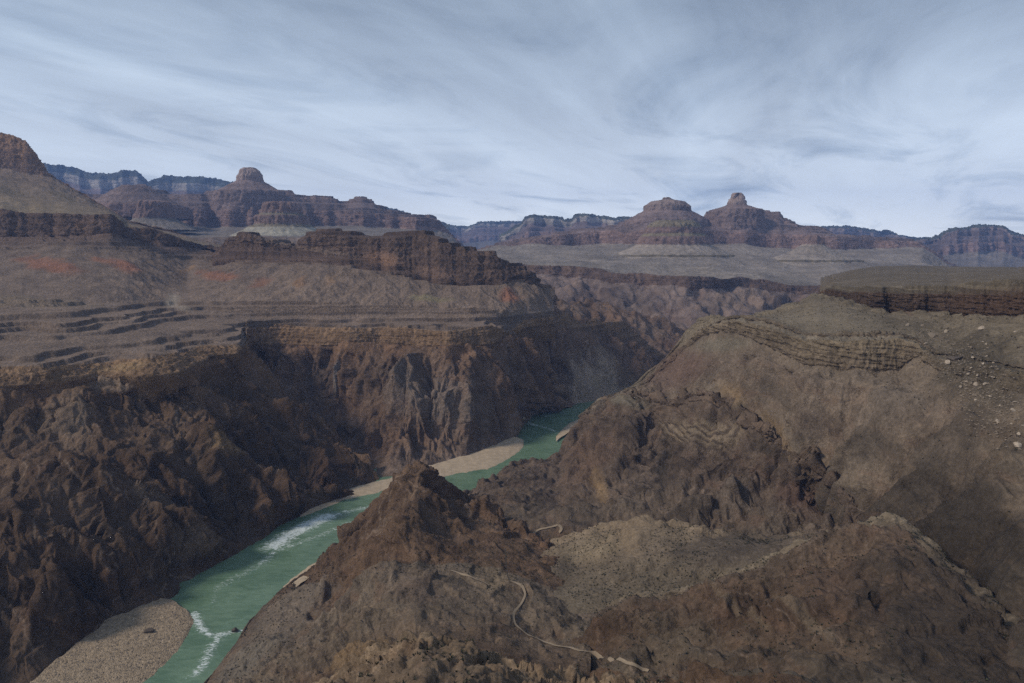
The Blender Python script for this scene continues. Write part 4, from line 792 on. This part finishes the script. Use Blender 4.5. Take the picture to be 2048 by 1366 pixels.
SAND = simple_mat('sand', (.46, .36, .25), scale=.12, contrast=.22, bump=.4, dist=1.0, wet=True)
GRAV = simple_mat('gravel_bed', (.44, .335, .225), scale=.2, contrast=.35, bump=.9, dist=.8, voro=.9, wet=True)
def bank(name, label, x0, x1, nc, nr, far, near, mat, seed, hump=1.2, edge=3.2):
    """beach between two water-level rails given as (x, y, z)"""
    X = np.linspace(x0, x1, nc)
    R = []
    for k, r in enumerate((far, near)):
        y = gsmooth(np.interp(X, [p[0] for p in r], [p[1] for p in r]), 3) + noise1(X / (14 if edge < 4 else 34), seed + k * 7, 5) * edge
        R.append(at_z(X, y, np.interp(X, [p[0] for p in r], [p[2] for p in r])))
    tt = np.linspace(0, 1, nr)[:, None, None]
    P = R[0][None] * (1 - tt) + R[1][None] * tt
    P[..., 2] += hump * np.sin(np.pi * tt[..., 0]) + .7 * fbm(P.reshape(-1, 3) / 18, 4).reshape(P.shape[:2])
    return make_grid(name, P, None, mat, label)
bank('sand_beach', 'pale sand beach inside the river bend behind the pyramid peak', 780, 1047, 150, 40,
     [(780, 956, -396), (870, 928, -395), (960, 902, -395), (1000, 884, -394), (1030, 872, -394), (1047, 880, -399)], [(780, 980, -401), (870, 963, -401), (895, 956, -401), (930, 949, -401), (985, 941, -401), (1010, 926, -401), (1040, 907, -401), (1047, 892, -401)], SAND, 61)
bank('sand_strip_beach', 'narrow tan sand strip along the far bank above the rapids', 600, 800, 110, 16,
     [(600, 1022, -398), (690, 980, -397), (765, 960, -396), (800, 950, -396)], [(600, 1041, -401), (690, 1004, -401), (770, 986, -401), (800, 978, -401)], SAND, 62, .6)
bank('gravel_beach', 'brown gravel bar beside the river at lower left', 60, 388, 200, 90,
     [(60, 1365, -394), (130, 1305, -394), (210, 1240, -394), (320, 1195, -395), (350, 1200, -396), (375, 1222, -398), (388, 1240, -401)], [(60, 1560, -401), (250, 1425, -401), (300, 1378, -401), (340, 1333, -401), (370, 1292, -401), (383, 1262, -401), (388, 1247, -401)], GRAV, 63, 1.5, 9.0)
bank('sand_patch_beach', 'small bright sand patch on the near bank below the rapids', 566, 674, 90, 16,
     [(566, 1172, -401), (585, 1152, -401), (605, 1138, -401), (640, 1116, -401), (674, 1096, -401)], [(566, 1192, -398), (600, 1168, -396), (640, 1140, -396), (674, 1116, -397)], SAND, 64, .4)
bank('far_sand_beach', 'thin sand edge on the near bank of the far river bend', 1112, 1210, 80, 16,
     [(1112, 872, -401), (1122, 858, -401), (1140, 844, -401), (1190, 820, -401), (1210, 814, -401)], [(1112, 884, -397), (1125, 872, -396), (1150, 856, -395), (1195, 838, -395), (1210, 830, -395)], SAND, 65, .6)

# ================================================================== TRAIL, BOULDERS, SHRUBS
bpy.context.view_layer.update()
DG = bpy.context.evaluated_depsgraph_get()
def hit(x, y):
    r = ray(x, y); ok, loc, nor, i, ob, _ = S.ray_cast(DG, Vector((0, 0, 0)), Vector(r).normalized())
    return (np.array(loc), np.array(nor), ob) if ok else None
def drop(x, y, z):
    ok, loc, nor, i, ob, _ = S.ray_cast(DG, Vector((x, y, z + 7)), Vector((0, 0, -1)), distance=60)
    return loc.z if ok else z

def trail(name, label, line, width, mat):
    xs = []; 
    for (xa, ya), (xb, yb) in zip(line[:-1], line[1:]):
        n = max(2, int(math.hypot(xb - xa, yb - ya) / 3))
        xs += [(xa + (xb - xa) * i / n, ya + (yb - ya) * i / n) for i in range(n)]
    P = [h[0] for h in (hit(x, y) for x, y in xs) if h and not h[2].name.startswith('foreground')]
    P = np.array(P)
    w_ = 4; D_ = np.pad(P[:, 1], w_, mode='edge'); md = np.array([np.median(D_[i:i + 2 * w_ + 1]) for i in range(len(P))])
    P = P[np.abs(P[:, 1] - md) < 22]
    for k in range(3): P[:, k] = gsmooth(P[:, k], 3.0)
    T = np.gradient(P, axis=0); T[:, 2] = 0; T /= np.linalg.norm(T, axis=1)[:, None] + 1e-6
    Sd = np.stack([-T[:, 1], T[:, 0], 0 * T[:, 0]], 1)
    rows = []
    zc_ = gsmooth(np.array([drop(*p) for p in P]), 1.0)
    for o in (-1, -.4, .4, 1):
        w = width * (1 + .25 * noise1(np.arange(len(P)) / 5.0, 3 + o, 2))
        q = P + Sd * (o * w / 2)[:, None]
        zz = np.array([drop(*p) for p in q]); q[:, 2] = gsmooth(np.maximum.reduce([zz, np.roll(zz, 1), np.roll(zz, -1), np.minimum(zc_, zz + 2.5)]), 1.5) + .55
        rows.append(q)
    return make_grid(name, np.stack(rows), None, mat, label)
TRAIL = simple_mat('trail_dust', (.29, .225, .155), scale=.6, contrast=.2, bump=.2)
trail('trail_path', 'pale winding footpath snaking down the valley beside the pyramid peak',
      [(1300, 1344), (1270, 1335), (1240, 1325), (1200, 1312), (1150, 1300), (1100, 1290), (1065, 1275), (1040, 1262), (1026, 1245), (1025, 1230), (1036, 1215), (1050, 1200), (1053, 1186), (1045, 1173), (1025, 1163), (1004, 1160)], 2.1, TRAIL)
trail('loop_trail_path', 'short pale looping footpath on the saddle behind the pyramid peak',
      [(1020, 1058), (1050, 1064), (1075, 1061), (1100, 1056), (1118, 1053), (1127, 1057), (1124, 1066), (1112, 1074)], 3.6, TRAIL)
trail('side_trail_path', 'short pale branch path below the dark flank of the pyramid peak',
      [(898, 1140), (915, 1146), (940, 1155), (965, 1164), (985, 1176)], 1.8, TRAIL)

# boulders: angular stones cut by random planes
def stone_mesh(name, seed, flat=1.0):
    import bmesh
    rs = np.random.RandomState(seed); bm = bmesh.new(); bmesh.ops.create_icosphere(bm, subdivisions=2, radius=1.0)
    for _ in range(9):
        n = rs.normal(size=3); n /= np.linalg.norm(n); k = rs.uniform(.5, .8)
        for v in bm.verts:
            s_ = v.co.dot(Vector(n)) - k
            if s_ > 0: v.co -= Vector(n) * s_
    for v in bm.verts:
        v.co *= 1 + .06 * rs.normal(); v.co.z *= flat
    me = bpy.data.meshes.new(name); bm.to_mesh(me); bm.free(); return me
SM = [simple_mat('stone_pale', (.38, .31, .24), scale=1.2, contrast=.3, bump=.6, dist=.3), simple_mat('stone_brown', (.20, .16, .12), scale=1.2, contrast=.3, bump=.6, dist=.3), simple_mat('stone_dark', (.10, .08, .065), scale=1.2, contrast=.3, bump=.6, dist=.3)]
STONES = {}
for fi, fl in enumerate((.8, .45)):
    for v in range(4):
        for mi in range(3):
            if v == 0 or True:
                me = stone_mesh('boulder', 100 + v + fi * 10, fl); me.materials.append(SM[mi]); STONES[(fi, v, mi)] = me
def boulder(x, y, wpx, mi, label, group=None, fi=0, name='boulder', v=None):
    h = hit(x, y)
    if h is None: return None
    loc = h[0]; d = loc[1]; r = wpx * d / F / 2
    ob = bpy.data.objects.new(name, STONES[(fi, random.randrange(4) if v is None else v, mi)]); S.collection.objects.link(ob)
    ob.location = loc + np.array([0, 0, r * (.25 if fi == 0 else .12)]); ob.scale = (r, r * random.uniform(.8, 1.2), r * random.uniform(.85, 1.15))
    ob.rotation_euler = (random.uniform(-.35, .35), random.uniform(-.35, .35), random.uniform(0, 6.28))
    ob['label'] = label; ob['category'] = 'boulder'
    if group: ob['group'] = group
    return ob
random.seed(5)
zx = lambda X, Y: (1640 + X / 3.414, 520 + Y / 3.414)
UNIQ = [(775, 522, 24, 1, 'broad flat grey-brown slab lying near the top of the scree slope', 1), (870, 703, 12, 0, 'upright pale block standing alone just right of the ledge bench end', 0), (1350, 1270, 18, 0, 'pale boulder lowest on the scree, at the right picture edge', 0),
        (925, 680, 34, 2, 'largest dark slab in the middle of the scree slope', 1), (860, 492, 10, 0, 'small white block right of the broad flat slab', 0), (597, 447, 8, 0, 'lone pale stone under the mesa cliff, left of the scree', 0),
        (1070, 857, 12, 0, 'yellowish rounded boulder midway down the scree', 0), (1100, 475, 16, 0, 'tan boulder topmost on the right part of the scree', 0)]
for X, Y, w, mi, lab, fi in UNIQ:
    boulder(*zx(X, Y), w, mi, lab, None, fi)
GRP = 'loose boulders on the scree slope below the mesa cliff'
for X, Y, w in [(1050, 665, 9), (1030, 600, 7), (1145, 605, 7), (1140, 660, 8), (1115, 710, 7), (1215, 1110, 13), (1320, 1030, 12), (1335, 970, 11), (1300, 930, 9), (1065, 960, 8), (1030, 740, 9), (1180, 800, 8), (1000, 835, 9), (1125, 850, 10), (1270, 1230, 7), (1385, 1130, 10),
                (1135, 578, 7), (1035, 530, 6), (1110, 560, 7), (700, 450, 7), (690, 660, 8), (720, 570, 8), (960, 870, 9), (405, 403, 5), (1230, 1000, 8), (1160, 930, 9), (1090, 1000, 7), (1310, 1120, 9), (1250, 880, 7), (1190, 700, 8), (1330, 490, 8), (1010, 780, 8), (1075, 790, 7), (1360, 1190, 9)]:
    mi, fi = random.choice((0, 0, 1)), random.choice((0, 0, 1))
    boulder(*zx(X, Y), w, mi, 'small %s %s boulder among the loose rubble of the scree slope' % (('pale tan', 'brown')[mi], ('blocky', 'flat')[fi]), GRP, fi)
rs = np.random.RandomState(3)
rub = []
for i in range(900):
    t_ = rs.beta(1.3, 1.3); cx = 1830 + 200 * t_; cy = 650 + 210 * t_; x = cx + rs.normal() * 32; y = cy + rs.normal() * 28
    if x < 1740 or y < 642 or x > 2046: continue
    h = hit(x, y)
    if h and h[2].name.startswith(('right_canyon', 'flat_mesa')): rub.append(h[0])
boulder(471, 1263, 18, 2, 'dark rock breaking the rapids beside the near river bank', None, 0, 'river_rock')
boulder(1047, 838, 10, 0, 'pale rock at the water edge of the far river bend', None, 0, 'river_rock')
boulder(300, 1262, 26, 2, 'dark flat rock on the upper part of the gravel bar', None, 1, 'river_rock')

# small stones of the gravel bar and scrub: nobody could count them
def scatter(name, label, pts, size, tris_fn, mat, seed):
    rs = np.random.RandomState(seed); V = []; Fc = []; o = 0
    for p in pts:
        v, f = tris_fn(rs); s_ = size * rs.uniform(.5, 1.4)
        V.append(v * s_ + p); Fc.append(f + o); o += len(v)
    V = np.concatenate(V); Fc = np.concatenate(Fc)
    me = bpy.data.meshes.new(name); me.from_pydata(V.tolist(), [], Fc.tolist()); me.materials.append(mat)
    ob = bpy.data.objects.new(name, me); S.collection.objects.link(ob); ob['kind'] = 'stuff'; ob['label'] = label
    return ob
OV = np.array([[1, 0, 0], [-1, 0, 0], [0, 1, 0], [0, -1, 0], [0, 0, 1], [0, 0, -1]], float); OF = np.array([[0, 2, 4], [2, 1, 4], [1, 3, 4], [3, 0, 4], [2, 0, 5], [1, 2, 5], [3, 1, 5], [0, 3, 5]])
def pebble(rs):
    a = rs.uniform(0, 6.28); R_ = np.array([[math.cos(a), -math.sin(a), 0], [math.sin(a), math.cos(a), 0], [0, 0, 1]])
    return (OV * rs.uniform(.6, 1.2, (6, 1)) * [1, .8, .6]) @ R_.T, OF
def tuft(rs):
    v = []; f = []
    for k in range(9):
        a = rs.uniform(0, 6.28); l = rs.uniform(.7, 1.2); up = rs.uniform(.3, 1.2); c, s_ = math.cos(a), math.sin(a); w = .28
        b_ = len(v); v += [[-s_ * w, c * w, -.2], [s_ * w, -c * w, -.2], [c * l * .7 - s_ * w, s_ * l * .7 + c * w, up * .8], [c * l, s_ * l, up]]; f += [[b_, b_ + 1, b_ + 2], [b_ + 1, b_ + 3, b_ + 2]]
    return np.array(v), np.array(f)
gp = []
for i in range(2600):
    h = hit(rs.uniform(60, 385), rs.uniform(1205, 1370))
    if h is not None and h[2].name.startswith('gravel'): gp.append(h[0])
if gp: scatter('gravel', 'loose cobbles scattered over the gravel bar', gp, 1.0, pebble, SM[1], 5)
scatter('scree_rubble', 'countless small broken stones strewn down the scree slope', rub, 1.5, pebble, SM[1], 8)
sp = []
for nm, n, lo in (('right_canyon_hill', 2600, .45), ('crag_face_hill', 1500, .45), ('tan_slope_hill', 2600, .4), ('spur_ridge_hill', 2600, .45), ('pyramid_peak_hill', 2200, .5), ('foreground_rock_hill', 500, .5)):
    me = bpy.data.objects[nm].data; nv = len(me.vertices)
    co = np.empty(nv * 3, np.float32); me.vertices.foreach_get('co', co); co = co.reshape(-1, 3)
    no = np.empty(nv * 3, np.float32); me.vertices.foreach_get('normal', no); no = np.abs(no.reshape(-1, 3)[:, 2])
    dens = fbm(co[::1] / 60, 2)
    ok = np.where((no > lo) & (dens > -.1) & (co[:, 2] < -60))[0]
    wgt = co[ok, 1] ** 2; wgt = wgt / wgt.sum()
    sp.append(co[rs.choice(ok, min(n, len(ok)), p=wgt)])
SHRUB = simple_mat('dry_scrub', (.055, .055, .035), scale=.8, contrast=.5)
scatter('scrub_vegetation', 'sparse dark desert scrub dotted over the near slopes', np.concatenate(sp), .85, tuft, SHRUB, 6)

# ================================================================== HAZE
HZ = 1.0 / 22000
hv = [(x, y, z) for x in (-19500, 19500) for y in (-2000, 19500) for z in (-427, 1650)]
me = bpy.data.meshes.new('haze'); me.from_pydata(hv, [], [(0, 1, 3, 2), (4, 6, 7, 5), (0, 4, 5, 1), (2, 3, 7, 6), (0, 2, 6, 4), (1, 5, 7, 3)])
m = bpy.data.materials.new('haze_air'); m.use_nodes = True; t = m.node_tree; t.nodes.clear()
o = t.nodes.new('ShaderNodeOutputMaterial'); v = t.nodes.new('ShaderNodeVolumePrincipled')
v.inputs['Color'].default_value = (.30, .49, 1, 1); v.inputs['Density'].default_value = HZ; v.inputs['Anisotropy'].default_value = 0.0
t.links.new(v.outputs[0], o.inputs['Volume']); me.materials.append(m)
ob = bpy.data.objects.new('haze', me); S.collection.objects.link(ob); ob['kind'] = 'stuff'; ob['label'] = 'thin bluish air haze filling the canyon'
